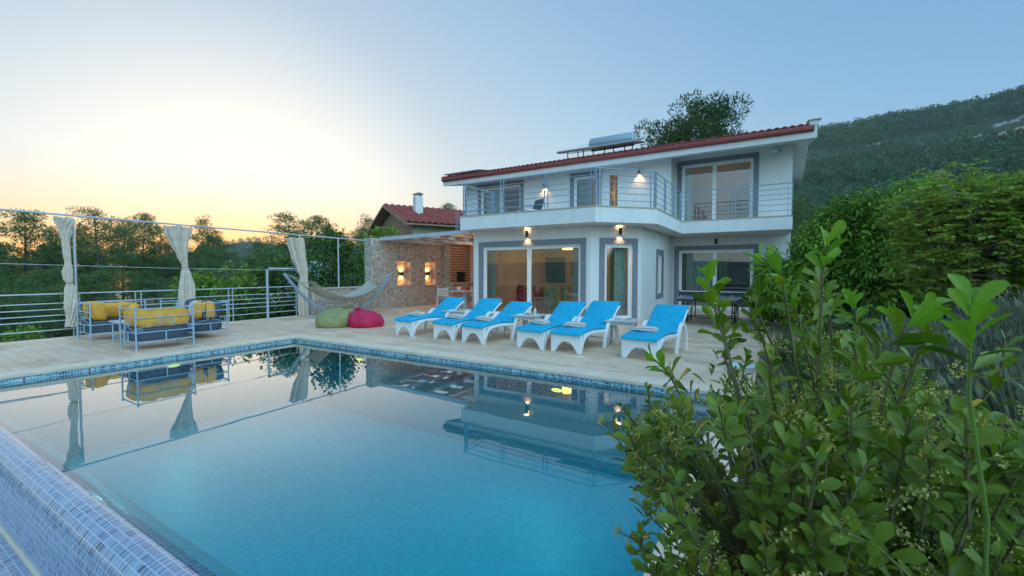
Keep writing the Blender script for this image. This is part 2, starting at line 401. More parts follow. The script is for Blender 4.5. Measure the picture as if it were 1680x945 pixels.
# ------------------------------------------------------------------ camera
HC = 1.5
cd = bpy.data.cameras.new('camera'); cam = bpy.data.objects.new('camera', cd); COL.objects.link(cam)
cam.location = (0, 0, HC); cam.rotation_euler = (R(90-2.2), 0, R(31.2))
cd.sensor_width = 36; cd.lens = 710/1680*36; cd.clip_start = .02; cd.clip_end = 60000
sc.camera = cam
YAW, PIT, FPX = R(31.2), R(2.2), 710.0
FW = np.array([-math.sin(YAW)*math.cos(PIT), math.cos(YAW)*math.cos(PIT), -math.sin(PIT)])
RT = np.array([math.cos(YAW), math.sin(YAW), 0]); UP = np.cross(RT, FW); C0 = np.array([0, 0, HC])
def ray(x, y): return FW*FPX + RT*(x-840) - UP*(y-472.5)
def atd(x, y, D): return C0 + ray(x, y)*(D/FPX)          # the place D metres deep that the photo shows at x, y
def onx(x, y, X): d = ray(x, y); return C0 + d*(X/d[0])
def ony(x, y, Y): d = ray(x, y); return C0 + d*(Y/d[1])
def onz(x, y, z): d = ray(x, y); return C0 + d*((z-HC)/d[2])
SUNAZ = R(62.5)      # sun is this far to the left of +Y

# ------------------------------------------------------------------ terrain
SK = [(-1500,450),(-400,447),(100,446),(230,441),(300,418),(370,402),(415,396),(450,402),(560,406),(640,410),(757,405),(900,335),(1000,300),(1150,262),(1256,240),(1343,217),(1450,196),(1540,181),(1610,170),(1660,156),(1680,146),(1760,122),(2000,100),(2600,110),(5000,200)]
def skyline(phi):
    """tangent of the skyline's elevation, phi measured to the right of the view axis"""
    if abs(phi) > R(80): return 0.02
    x = 840 + FPX*math.tan(phi)
    for (a, ya), (b, yb) in zip(SK, SK[1:]):
        if a <= x <= b:
            y = ya + (yb-ya)*(x-a)/(b-a); return (445-y)/FPX*math.cos(phi)
    return .05
def sm(a, b, x): t = min(1, max(0, (x-a)/(b-a))); return t*t*(3-2*t)
def nz(x, y, s, k=0):
    from mathutils import noise as mn
    return mn.noise(Vector((x*s+k*7.3, y*s-k*3.1, k*1.7)))
def ground(x, y):
    r = math.hypot(x, y); phi = math.atan2(x*RT[0]+y*RT[1], x*FW[0]+y*FW[1])
    # terrace plateau and the slopes round it
    z = -.75
    if x > -.3:
        z = -.75 + .68*sm(-.3, -.1, x) if y > -3 else -.3
    if -10.5 < x < .3 and -4 < y < 7: z = -2.6 if x < -.2 else z
    d = -14.0 - x
    if d > 0:
        flat = sm(8, 11, y)
        z = -.75*(1-sm(0, 2, d)) + sm(0, 2, d)*((-1.3 - .13*max(0, d-2))*(1-flat) + (-1.05 - .035*max(0, d-8))*flat)
        z = max(z, -11)
    if y < .6 and x < -.3: z = min(z, -1.2 - .12*max(0, -y))
    z = max(z, -14)
    tE = skyline(phi)
    right = sm(R(-8), R(14), phi)*(1-sm(R(110), R(150), phi))
    if right > 0 and r > 25:
        k = min(1, max(0, (r-70)/(560-70)))
        mz = tE*r*(k**.62) if r < 560 else tE*560*(1+.1*min(1, (r-560)/600)) - .10*max(0, r-620)
        mz += (nz(x, y, .02)*5 + nz(x, y, .05, 1)*2.5)*k*(1-.7*k)
        z = z*(1-right*sm(25, 80, r)) + right*max(-30, mz)*sm(25, 80, r)
    left = 1-right
    if left > 0 and r > 120:
        far = sm(120, 420, r)
        base = z*(1-far) + far*(-46)
        hill = max(0, tE)*1000 + 1.5 + 46
        hill = max(0, hill*math.exp(-((r-1000)/330)**2)) if tE > .004 else 0
        z = z*(1-left) + left*(base + hill + nz(x, y, .006, 3)*6*far*(1 if hill > 5 else .1))
    return z
def make_terrain():
    na = 480; rs = [0.5]
    while rs[-1] < 1290: rs.append(rs[-1]*1.045 + .12)
    vs = [(0, 0, ground(0, 0))]; fs = []
    for r in rs:
        for k in range(na):
            a = 2*math.pi*k/na; x, y = r*math.sin(a), r*math.cos(a); vs.append((x, y, ground(x, y)))
    for k in range(na): fs.append((0, 1+k, 1+(k+1) % na))
    for i in range(len(rs)-1):
        for k in range(na):
            a = 1+i*na+k; b = 1+i*na+(k+1) % na; fs.append((a, a+na, b+na, b))
    me = bpy.data.meshes.new('terrain'); me.from_pydata(vs, [], fs); me.update(); me.shade_smooth()
    o = bpy.data.objects.new('terrain', me); COL.objects.link(o); me.materials.append(M['ground']); fix(me); return struct(o)
make_terrain()
s = MB(); n = 64
s.add([(1380*math.cos(2*math.pi*k/n), 1380*math.sin(2*math.pi*k/n), -44) for k in range(n)], [tuple(range(n))])
struct(s.build('sea', M['sea']))

# ------------------------------------------------------------------ terrace and pool
PX0, PX1, PY0, PY1, ZW = -9.43, -.50, 1.0, 5.90, -.11
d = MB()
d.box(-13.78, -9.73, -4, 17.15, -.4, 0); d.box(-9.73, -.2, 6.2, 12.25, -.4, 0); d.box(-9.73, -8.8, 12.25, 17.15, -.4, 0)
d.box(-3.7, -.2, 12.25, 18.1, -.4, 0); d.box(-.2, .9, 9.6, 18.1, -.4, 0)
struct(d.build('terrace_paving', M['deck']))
s = MB(); s.box(-13.80, -13.45, -4, 8.95, -.02, .012); s.build('terrace_edge', M['coping']); struct(bpy.data.objects['terrace_edge'])
c = MB()
c.box(-9.73, PX0+.025, PY0-1.2, 6.2, -.05, .006); c.box(PX0+.025, PX1-.025, PY1-.025, 6.2, -.05, .006); c.box(PX1-.025, -.2, PY0-.5, 6.2, -.05, .006)
struct(c.build('pool_coping', M['coping'], bevel=.008))
ZB = -1.45
w = MB(); w.box(PX0-.3, PX1+.3, PY1, PY1+.3, -.42, -.05); struct(w.build('pool_wall', M['mosX']))
w = MB(); w.box(PX0-.3, PX0, PY0-1.2, PY1, -.42, -.05); struct(w.build('pool_wall', M['mosY']))
w = MB(); w.box(PX1, PX1+.3, PY0-.5, PY1, -.42, -.05); struct(w.build('pool_wall', M['mosY']))
w = MB(); w.box(PX0, PX1, PY0, PY1, ZB-.2, ZB); struct(w.build('pool_floor', M['mosF']))
M['mosFX'] = mosaic('pool_lower_mosaic', .05, DB, (.016,.67,.69), (0, 2), rough=.5, coat=0); M['mosFY'] = mosaic('pool_lower_side_mosaic', .05, DB, (.016,.67,.69), (1, 2), rough=.5, coat=0)
w = MB(); w.box(PX0, PX1, PY1+.002, PY1+.3, ZB, -.424); struct(w.build('pool_wall', M['mosFX']))
w = MB(); w.box(PX0-.3, PX0-.002, PY0-.5, PY1, ZB, -.424); w.box(PX1+.002, PX1+.3, PY0-.5, PY1, ZB, -.424); struct(w.build('pool_wall', M['mosFY']))
# overflow edge: rounded crest with a catch channel below
def overflow():
    prof = [(1.42,-1.44),(1.40,-.9),(1.36,-.5),(1.29,-.29),(1.20,-.175),(1.11,-.125),(1.03,-.105),(.975,-.107),(.93,-.121),(.892,-.147),(.862,-.185),(.84,-.235),(.826,-.30),(.815,-.40),(.805,-.52),(.80,-.62)]
    uvs = [0]
    for (a, b), (c2, d2) in zip(prof, prof[1:]): uvs.append(uvs[-1] + math.hypot(c2-a, d2-b))
    nx = 40; vs = []; fs = []; uv = []
    for i in range(nx+1):
        x = PX0 + (PX1-PX0)*i/nx
        for (y, z), q in zip(prof, uvs): vs.append((x, y, z)); uv.append((x, q))
    m = len(prof)
    for i in range(nx):
        for j in range(m-1):
            a = i*m+j; fs.append((a, a+1, a+m+1, a+m))
    me = bpy.data.meshes.new('pool_overflow_edge'); me.from_pydata(vs, [], fs); me.update(); fix(me); me.shade_smooth()
    l = me.uv_layers.new(name='UVMap')
    for lp in me.loops: l.data[lp.index].uv = uv[lp.vertex_index]
    o = bpy.data.objects.new('pool_overflow_edge', me); COL.objects.link(o); me.materials.append(M['mosE']); me.materials.append(M['mosF']); struct(o)
    for p_ in me.polygons: p_.material_index = 1 if p_.center.y > 1.13 else 0
    me = bpy.data.meshes.new('overflow_channel'); me.from_pydata([(PX0,.80,-.618),(PX1,.80,-.618),(PX1,-.6,-.618),(PX0,-.6,-.618)], [], [(0,1,2,3)]); me.update()
    l = me.uv_layers.new(name='UVMap')
    for lp in me.loops: l.data[lp.index].uv = me.vertices[lp.vertex_index].co.xy
    o = bpy.data.objects.new('overflow_channel', me); COL.objects.link(o); me.materials.append(M['mosE']); struct(o)
    s = MB(); s.box(PX0, PX1, .785, .803, -.618, -.598); struct(s.build('channel_trim', M['coping']))
overflow()
w = MB(); w.add([(PX0, 1.0, ZW), (PX1, 1.0, ZW), (PX1, PY1, ZW), (PX0, PY1, ZW)], [(0,1,2,3)]); struct(w.build('pool_water', M['water']))
def pool_lamp(p, axis, label):
    t = thing('pool_lamp', label, 'pool lamp', tuple(p), 0, 'underwater pool lamps')
    b = MB(); b.lathe([(.001,.0),(.085,.0),(.085,.02),(.07,.026),(.001,.026)], n=20, axis=axis); b.build('lamp_rim', M['white'], t, 40)
    b = MB(); b.lathe([(.001,.02),(.066,.02),(.066,.032),(.001,.036)], n=20, axis=axis); b.build('lamp_lens', M['poollens'], t, 40)
    return t
q = pool_lamp((PX0, 3.53, -.235), 'x', 'round yellow underwater lamp below the front yellow sofa')
for ch in q.children: ch.scale = (1, 1.5, .4)
for X, lab in ((-7.18, 'round yellow underwater lamp near the back corner of the pool'), (-2.77, 'round yellow underwater lamp below the blue sun loungers')):
    q = pool_lamp((X, PY1, -.29), 'y', lab)
    for ch in q.children: ch.scale = (1.3, -1, .4)

POOLQ = [((PX0+.06, 3.53, -.3), (1,0,-.06)), ((-7.18, PY1-.06, -.3), (0,-1,-.06)), ((-2.77, PY1-.06, -.3), (0,-1,-.06))]
# ------------------------------------------------------------------ villa
V = thing('villa', 'white two-storey villa with red tiled roof and wraparound balcony', 'house', (-6, 17, 0))
def vb(mb, name, mat, parent=None, **k): return mb.build(name, M[mat], parent or V, world=True, **k)
def wall(mb, o, u, n, ln, th, z0, z1, ops=()):
    """wall box with openings; n points outward, the wall goes inward by th"""
    cur = 0
    for a, b, c, e in sorted(ops):
        if a > cur: mb.obox(o, u, n, cur, a, -th, 0, z0, z1)
        if c > z0: mb.obox(o, u, n, a, b, -th, 0, z0, c)
        if e < z1: mb.obox(o, u, n, a, b, -th, 0, e, z1)
        cur = b
    if cur < ln: mb.obox(o, u, n, cur, ln, -th, 0, z0, z1)
def window(name, o, u, n, a, b, z0, z1, sash, sur=.17, sill=False, label=None, parent=None, fr=.065, botsur=False):
    """a..b, z0..z1 is the clear opening; grey surround round it, plastic frame, one pane per sash"""
    s = MB()
    s.obox(o, u, n, a-sur, a, -.02, .022, z0-(sur if botsur else 0), z1+sur); s.obox(o, u, n, b, b+sur, -.02, .022, z0-(sur if botsur else 0), z1+sur)
    s.obox(o, u, n, a, b, -.02, .022, z1, z1+sur)
    if botsur: s.obox(o, u, n, a, b, -.02, .022, z0-sur, z0)
    f = MB(); t0, t1 = -.13, -.05
    f.obox(o, u, n, a, a+fr*.6, t0, t1+.02, z0, z1); f.obox(o, u, n, b-fr*.6, b, t0, t1+.02, z0, z1)
    f.obox(o, u, n, a+fr*.6, b-fr*.6, t0, t1+.02, z1-fr*.6, z1); f.obox(o, u, n, a+fr*.6, b-fr*.6, t0, t1+.02, z0, z0+fr*.6)
    w = vb(f, name, 'pvc', parent)
    vb(s, 'surround', 'surround', w) if parent is None else None
    e = fr*.6; k = len(sash)-1
    for i in range(k):
        s0 = a+e+(b-a-2*e)*sash[i]; s1 = a+e+(b-a-2*e)*sash[i+1]
        t = -.085 if i % 2 == 0 else -.115
        g = MB()
        g.obox(o, u, n, s0, s0+fr, t-.018, t+.022, z0+e, z1-e); g.obox(o, u, n, s1-fr, s1, t-.018, t+.022, z0+e, z1-e)
        g.obox(o, u, n, s0+fr, s1-fr, t-.018, t+.022, z1-e-fr, z1-e); g.obox(o, u, n, s0+fr, s1-fr, t-.018, t+.022, z0+e, z0+e+fr*1.2)
        vb(g, 'sash', 'pvc', w)
        p = MB(); P = lambda q, z: (o[0]+u[0]*q+n[0]*t, o[1]+u[1]*q+n[1]*t, z)
        p.add([P(s0+fr, z0+e+fr), P(s1-fr, z0+e+fr), P(s1-fr, z1-e-fr), P(s0+fr, z1-e-fr)], [(0,1,2,3)])
        vb(p, 'pane', 'glass', w)
    if label: w['label'] = label
    return w
XU, NY = (1,0), (0,-1)
# ground floor bay
A0, CH = (-8.8, 12.0), 1.6985
ux, uy = 1.15/CH, 1.25/CH; CU, CN = (ux, uy), (uy, -ux)
g = MB()
wall(g, A0, XU, NY, 4.2, .22, 0, 2.85, [(.39, 3.905, .05, 2.31)])
vb(g, 'bay_wall', 'plaster')
g = MB(); wall(g, (-4.6, 12.0), CU, CN, CH, .22, 0, 2.85, [(.463, 1.398, .05, 2.315)]); vb(g, 'corner_wall', 'plaster')
g = MB(); wall(g, (-3.45, 13.25), (0,1), (1,0), 4.75, .22, 0, 2.85, [(2.08, 2.86, .72, 2.09)]); vb(g, 'side_wall', 'plaster')
g = MB(); g.box(-8.8, -8.58, 12.22, 17.2, 0, 2.85); vb(g, 'bay_end_wall', 'tanwall')
g = MB(); g.box(-13.3, -8.8, 17.2, 17.45, 0, 2.95); vb(g, 'back_wall', 'tanwall')
g = MB(); wall(g, (-3.45, 18.0), XU, NY, 3.92, .22, 0, 2.85, [(.23, 2.80, .06, 2.315)]); vb(g, 'garden_wall', 'plaster')
g = MB(); g.box(.25, .47, 18.22, 24, 0, 6.1); vb(g, 'end_wall', 'plaster')
W1 = window('glass_door', A0, XU, NY, .39, 3.905, .05, 2.31, [0, .492, 1], label='wide white sliding glass door of the bay')
W2 = window('glass_door', (-4.6, 12.0), CU, CN, .463, 1.398, .05, 2.315, [0, 1], label='narrow glass door on the angled corner wall')
W3 = window('window', (-3.45, 13.25), (0,1), (1,0), 2.08, 2.86, .72, 2.09, [0, 1], botsur=True, label='small tall window on the side wall')
W4 = window('glass_door', (-3.45, 18.0), XU, NY, .23, 2.80, .06, 2.315, [0, .5, 1], label='sliding glass door behind the table tennis table')
# balcony slab with upstand, follows the bay
SL = [(-8.83, 11.3), (-4.19, 11.3), (-2.87, 12.66), (-2.84, 16.45), (.465, 16.45), (.465, 18.2), (-3.3, 18.2), (-3.3, 17.4), (-13.2, 17.4), (-13.2, 16.35), (-8.83, 16.35)]
g = MB(); g.extr([(x, y, 2.85) for x, y in SL], (0,0,.42)); vb(g, 'balcony', 'plaster')
def offs(path, d):
    out = []
    for i, p in enumerate(path):
        a = Vector(path[max(i-1,0)]); b = Vector(p); c2 = Vector(path[min(i+1,len(path)-1)])
        n1 = (b-a) if i > 0 else (c2-b); n2 = (c2-b) if i < len(path)-1 else (b-a)
        n1 = Vector((n1.y, -n1.x)).normalized(); n2 = Vector((n2.y, -n2.x)).normalized()
        m = (n1+n2)
        m = m/m.length_squared*2 if m.length > 1e-6 else n1
        out.append((p[0]+m.x*d, p[1]+m.y*d))
    return out
EP = [(-8.83, 14.6), (-8.83, 11.3), (-4.19, 11.3), (-2.87, 12.66), (-2.84, 16.45), (.465, 16.45)]
g = MB(); po = offs(EP, .022); pi = offs(EP, -.22)
g.extr([(x, y, 3.268) for x, y in po + pi[::-1]], (0,0,.03)); vb(g, 'balcony_coping', 'stonecap')
# upper storey
g = MB()
wall(g, (-13.15, 17.2), XU, NY, 9.75, .22, 3.27, 5.78, [(.983, 3.188, 3.28, 5.47), (5.80, 6.85, 3.28, 5.47), (7.36, 7.69, 3.28, 5.42)])
vb(g, 'upper_wall', 'plaster')
g = MB(); g.box(-3.62, -3.40, 17.42, 18.0, 3.27, 5.92); vb(g, 'recess_wall', 'plaster')
g = MB(); wall(g, (-3.40, 18.0), XU, NY, 3.87, .22, 3.27, 5.92, [(.245, 2.69, 3.28, 5.61)]); vb(g, 'upper_wall', 'plaster')
g = MB(); g.box(-13.15, -12.93, 17.42, 24, 0, 5.75); vb(g, 'end_wall', 'plaster')
g = MB(); g.box(-13.15, .47, 23.8, 24, 0, 5.75); vb(g, 'rear_wall', 'plaster')
W5 = window('window', (-13.15, 17.2), XU, NY, .983, 3.188, 3.28, 5.47, [0, .5, 1], label='sliding balcony window at the left end upstairs')
W6 = window('balcony_door', (-13.15, 17.2), XU, NY, 5.80, 6.85, 3.28, 5.47, [0, 1], label='glass balcony door beside the lit stair slot')
W7 = window('glass_door', (-3.40, 18.0), XU, NY, .245, 2.69, 3.28, 5.61, [0, .47, 1], label='large upstairs sliding door in the recess')
# lit slot beside the balcony door: wooden shelf wall seen inside
g = MB(); g.box(-5.76, -5.68, 17.25, 17.4, 3.28, 5.41); g.box(-5.57, -5.50, 17.25, 17.4, 3.28, 5.41); vb(g, 'slot_screen', 'wood')
# roof: slab with fascia and sloping soffit, tiles, gutter
ES = .19
def soff(y): return 5.60 + ES*(y-16.3) if y < 20.5 else 5.60 + ES*4.2 - ES*(y-20.5)
g = MB(); yy = [16.3, 20.5, 24.7]
g.extr([(-13.75, y, soff(y)) for y in yy] + [(-13.75, y, soff(y)+.37) for y in yy[::-1]], (14.79, 0, 0)); vb(g, 'roof_slab', 'plaster')
g = MB(); g.extr([(.84, y, soff(y)+.372) for y in (16.28, 20.5)] + [(.84, y, soff(y)+.54) for y in (20.5, 16.28)], (.24, 0, 0)); vb(g, 'verge', 'plaster')
g = MB(); g.extr([(.80, y, soff(y)+.542) for y in (16.24, 20.5)] + [(.80, y, soff(y)+.575) for y in (20.5, 16.24)], (.34, 0, 0)); vb(g, 'verge_coping', 'stonecap')
def tiles(x0, x1, pitch, prof, up=.055, step=.36):
    """corrugated tile sheet: prof is [(y, z)...] up the slope, tiles lap every step"""
    m = MB(); nxx = int((x1-x0)/pitch*6)
    pts = []
    for (ya, za), (yb, zb) in zip(prof, prof[1:]):
        ln = math.hypot(yb-ya, zb-za); k = max(1, int(ln/step))
        for i in range(k):
            f0, f1 = i/k, (i+1)/k
            pts.append((ya+(yb-ya)*f0, za+(zb-za)*f0+.03)); pts.append((ya+(yb-ya)*f1, za+(zb-za)*f1))
    rows = [(pts[0][0], pts[0][1]-.035)] + pts
    for j, (y, z) in enumerate(rows):
        for i in range(nxx+1):
            x = x0 + (x1-x0)*i/nxx; h = up*(abs(math.sin(math.pi*(x-x0)/pitch))**.8)
            m.v.append((x, y, z + (h if j else h*.8)))
    w = nxx+1
    for j in range(len(rows)-1):
        for i in range(nxx): m.f.append((j*w+i, j*w+i+1, (j+1)*w+i+1, (j+1)*w+i))
    return m
vb(tiles(-13.78, .84, .21, [(16.2, 5.965), (20.5, 6.79), (24.8, 5.95)]), 'roof_tiles', 'tile', smooth=50)
g = MB(); prof = [(16.295, 5.80), (16.22, 5.80), (16.175, 5.835), (16.165, 5.90), (16.175, 5.965), (16.20, 5.968), (16.20, 5.85), (16.23, 5.83), (16.295, 5.83)]
g.extr([(-13.76, y, z) for y, z in prof], (14.72, 0, 0)); vb(g, 'gutter', 'gutter')
# railing of the balcony
def railing(path, z0, hs, spacing, mat, rail_r=.011, top_r=.018, flat=.045, gap=.11):
    """double flat posts and horizontal rails; returns rails mesh and a list of post meshes"""
    rails = MB(); posts = []
    for k, hh in enumerate(hs):
        rails.tube([(x, y, z0+hh) for x, y in path], top_r if k == len(hs)-1 else rail_r, 6)
    for (x0, y0), (x1, y1) in zip(path, path[1:]):
        ln = math.hypot(x1-x0, y1-y0); u = ((x1-x0)/ln, (y1-y0)/ln); nn = (u[1], -u[0]); k = max(1, round(ln/spacing))
        for i in range(k+1):
            q = ln*i/k; q = min(max(q, gap/2+.02), ln-gap/2-.02)
            p = MB()
            for e in (-gap/2, gap/2): p.obox((x0, y0), u, nn, q+e-.007, q+e+.007, -flat/2, flat/2, z0, z0+hs[-1]-.015)
            posts.append(p)
    return rails, posts
HS = [.17, .36, .53, .69, .86, 1.03]
PATH = offs([(-8.83, 13.2), (-8.83, 11.3), (-4.19, 11.3), (-2.87, 12.66), (-2.84, 16.45), (.465, 16.45)], -.075)
ra, ps = railing(PATH, 3.298, HS, 1.5, 'metal')
RO = vb(ra, 'balcony_railing', 'steelblue', smooth=40)
for p in ps: vb(p, 'post', 'steelblue', RO)
ra, ps = railing([(-13.1, 16.42), (-8.9, 16.42)], 3.27, HS, 1.4, 'metal')
RO = vb(ra, 'side_balcony_railing', 'steelblue', smooth=40)
for p in ps: vb(p, 'post', 'steelblue', RO)
# rooms behind the glass
g = MB()
g.box(-8.58, -3.67, 16.9, 17.0, 0, 2.85); g.box(-8.58, -8.5, 12.22, 16.9, 0, 2.85)
vb(g, 'living_room_wall', 'innerwall')
g = MB(); g.extr([(x, y, -.02) for x, y in ((-8.58,12.1),(-4.7,12.1),(-3.6,13.3),(-3.6,16.95),(-8.58,16.95))], (0,0,.03)); vb(g, 'living_room_floor', 'floorin')
g = MB(); g.box(-3.5, .3, 20.9, 21, 0, 2.85); g.box(-3.55, -3.45, 18.2, 21, 0, 2.85); g.box(-3.6,.3,18.1,21,-.02,.02); g.box(-3.6,.3,18.22,21,2.86,2.9); vb(g, 'bedroom_wall', 'innerwall')
g = MB(); g.box(-3.7, .3, 20.9, 21, 3.2, 6.2); g.box(-3.7, -3.62, 18.0, 21, 3.2, 6.0); g.box(-3.6,.3,18.2,21,3.24,3.28); vb(g, 'upper_room_wall', 'innerwall')
g = MB(); g.box(-13, -9.5, 19.4, 19.5, 3.2, 6.0); g.box(-9.6, -3.7, 18.6, 18.7, 3.2, 6.1); vb(g, 'upper_room_wall', 'innerwall')
def drape(name, p0, p1, z0, z1, mat, folds=7, amp=.035):
    """hanging cloth with folds, thick enough to stand on its own"""
    m = MB(); n = folds*8; a = Vector((p0[0], p0[1])); b = Vector((p1[0], p1[1])); u = (b-a); nn = Vector((u.y, -u.x)).normalized()
    rings = []
    for k, z in enumerate((z0, z0+(z1-z0)*.5, z1)):
        front = []; back = []
        for i in range(n+1):
            q = a + u*(i/n); o = nn*(amp*(1-.25*k)*math.sin(2*math.pi*folds*i/n + .4*math.sin(i*.7+k)))
            front.append((q.x+o.x, q.y+o.y, z)); back.append((q.x+o.x+nn.x*.006, q.y+o.y+nn.y*.006, z))
        rings.append(front + back[::-1])
    m.loft(rings)
    return vb(m, name, mat, smooth=60)
drape('curtain', (-5.28, 12.32), (-4.98, 12.32), .03, 2.75, 'curtsheer', 5)
drape('curtain', (-8.4, 12.35), (-8.15, 12.35), .03, 2.75, 'curtsheer', 4)
def cpt(s, t): return (-4.6+CU[0]*s+CN[0]*t, 12+CU[1]*s+CN[1]*t)
drape('curtain', cpt(.80, -.32), cpt(.96, -.32), .03, 2.75, 'curtgreen', 4)
drape('curtain', cpt(.95, -.29), cpt(1.36, -.29), .03, 2.75, 'curtsheer', 6)
drape('curtain', (-3.15, 18.36), (-2.78, 18.36), .03, 2.75, 'curtgreen', 5); drape('curtain', (-2.85, 18.42), (-2.0, 18.42), .03, 2.75, 'curtsheer', 11)
drape('curtain', (-1.88, 18.36), (-1.52, 18.36), .03, 2.75, 'curtgreen', 5)
drape('curtain', (-12.05, 17.55), (-11.2, 17.55), 3.29, 5.6, 'curtsheer', 10); drape('curtain', (-7.3, 17.55), (-6.7, 17.55), 3.29, 5.5, 'curtsheer', 8)
drape('curtain', (-3.1, 18.35), (-2.85, 18.35), 3.29, 5.7, 'curtsheer', 4)

# things in and on the house
LAMP = .30
def light(name, kind, loc, energy, col=(1,.58,.25), parent=None, aim=None, angle=90, size=.03, blend=.6):
    l = bpy.data.lights.new(name, kind); l.energy = energy*LAMP*(.36 if 'room' in name or 'stair' in name else 1); l.color = col
    o = bpy.data.objects.new(name, l); COL.objects.link(o); o.location = loc
    if kind == 'SPOT': l.spot_size = R(angle); l.spot_blend = blend; l.shadow_soft_size = size
    elif kind == 'POINT': l.shadow_soft_size = size
    if aim is not None: o.rotation_euler = Vector(aim).to_track_quat('-Z', 'Y').to_euler()
    if parent is not None: o.parent = parent
    return o
def wall_lamp(p, n, label, up=True, down=True, h=.20, pw=9, group='black wall lamps on the villa'):
    t = thing('wall_lamp', label, 'lamp', (p[0], p[1], p[2]-h/2), 0, group)
    pw = pw*1.25
    c0 = (n[0]*.085, n[1]*.085)
    b = MB(); b.lathe([(.030,0),(.048,0),(.048,h),(.030,h),(.030,h-.02),(.001,h-.02)], (c0[0], c0[1], 0), 16)
    b.build('lamp_body', M['metaldark'], t, 40)
    b = MB(); b.tube([(0,0,h/2), (c0[0]*.5, c0[1]*.5, h/2)], .03, 8); b.build('bracket', M['metaldark'], t, 40)
    for on, z, dz in ((up, h-.015, 1), (down, .015, -1)):
        if not on: continue
        b = MB(); b.lathe([(.001, z-.004), (.029, z-.004), (.029, z+.004), (.001, z+.004)], (c0[0], c0[1], 0), 14); b.build('lamp_lens', M['lens'], t)
        light('lamp_light', 'SPOT', (c0[0], c0[1], z+dz*.02), pw, parent=t, aim=(-n[0]*.22, -n[1]*.22, dz), angle=105, blend=.8, size=.025)
    return t
for p_, a_ in POOLQ: light('pool_light', 'SPOT', p_, 9, (.40, 1, .92), aim=a_, angle=120, size=.08, blend=1)
wall_lamp((-6.68, 12.0, 2.68), NY, 'lit black wall lamp above the wide sliding glass door')
wall_lamp((*cpt(.94, 0), 2.68), CN, 'lit black wall lamp above the narrow corner glass door')
wall_lamp((-8.8, 12.16, 2.55), (-1,0), 'lit black wall lamp at the left edge of the bay under the balcony')
wall_lamp((-8.72, 17.2, 5.28), NY, 'small lit lamp on the balcony wall behind the armchair', up=False, h=.13, pw=10)
wall_lamp((-4.59, 17.2, 5.40), NY, 'small lit lamp on the balcony wall right of the lit slot', up=False, h=.13, pw=10)
wall_lamp((-1.9, 18.0, 2.63), NY, 'unlit black wall lamp above the door behind the table tennis table', False, False)
# security camera under the eave
t = thing('security_camera', 'small white security camera high on the wall under the eave', 'camera', (-.09, 18.0, 5.72))
b = MB(); b.lathe([(.001,0),(.05,0),(.05,-.03),(.03,-.06),(.001,-.06)], n=14, axis='y'); b.build('mount', M['white'], t, 40)
b = MB(); b.tube([(-.05,-.1,.0), (.15,-.2,-.03)], .045, 12); b.build('camera_body', M['white'], t, 40)
b = MB(); b.tube([(.151,-.2005,-.0302), (.175,-.212,-.034)], .042, 12); b.build('camera_lens', M['metaldark'], t, 40)
# solar water heater
t = thing('solar_water_heater', 'solar water heater with grey-blue tank lying on the red roof', 'water heater', (-6.4, 17.6, 6.32))
b = MB()
for e in (0, .09): pass
b.extr([(-1.45,-.9,.10),(1.7,-.9,.10),(1.7,.5,.42),(-1.45,.5,.42)], (0,0,.09)); b.build('collector_panel', M['panel'], t)
b = MB(); b.tube([(-1.47,-.93,.15),(1.72,-.93,.15)], .05, 8); b.tube([(-1.47,-.93,.15),(-1.47,.5,.47)], .045, 8); b.tube([(1.72,-.93,.15),(1.72,.5,.47)], .045, 8); b.build('collector_frame', M['chrome'], t, 40)
b = MB(); b.lathe([(.001,-.95),(.20,-.95),(.26,-.92),(.275,-.88),(.275,.88),(.26,.92),(.20,.95),(.001,.95)], (.45,.35,.62), 24, 'x'); b.build('tank', M['tank'], t, 40)
b = MB()
for x in (-1.1,-.4,.5,1.3):
    b.tube([(x,-.7,-.16),(x,-.7,.14)], .022, 6); b.tube([(x,.4,0),(x,.4,.4)], .022, 6); b.tube([(x,-.75,-.13),(x,.5,.1)], .025, 6)
b.tube([(-1.2,-.72,-.12),(1.6,-.72,-.12)], .025, 6)
b.build('stand', M['metaldark'], t, 40)
for pth, r_ in (([(-1.0,-.2,.25),(-.85,.1,.62),(-.5,.35,.68)],.018), ([(-.42,.35,.88),(-.42,.35,1.0)],.02), ([(.1,.35,.88),(.1,.35,.96)],.014), ([(1.4,.35,.5),(1.75,.1,.5),(1.9,-.2,.45),(2.0,-.2,.1)],.02)):
    b = MB(); b.tube(pth, r_, 6); b.build('pipe', M['chrome'], t, 40)
t = thing('rooftop_collector', 'flat dark solar panel lying at the left end of the roof', 'solar panel', (-12.7, 16.95, 6.13))
b = MB(); b.extr([(-1.0,-.6,.0),(1.0,-.6,.0),(1.0,.6,.2),(-1.0,.6,.2)], (0,0,.05)); b.build('panel_glass', M['panel'], t)
b = MB(); b.box(-.9,-.8,-.5,.5,-.05,.03); b.box(.8,.9,-.5,.5,-.05,.03); b.tube([(-1.02,-.62,.03),(1.02,-.62,.03)], .03, 6); b.build('panel_frame', M['metalwhite'], t)

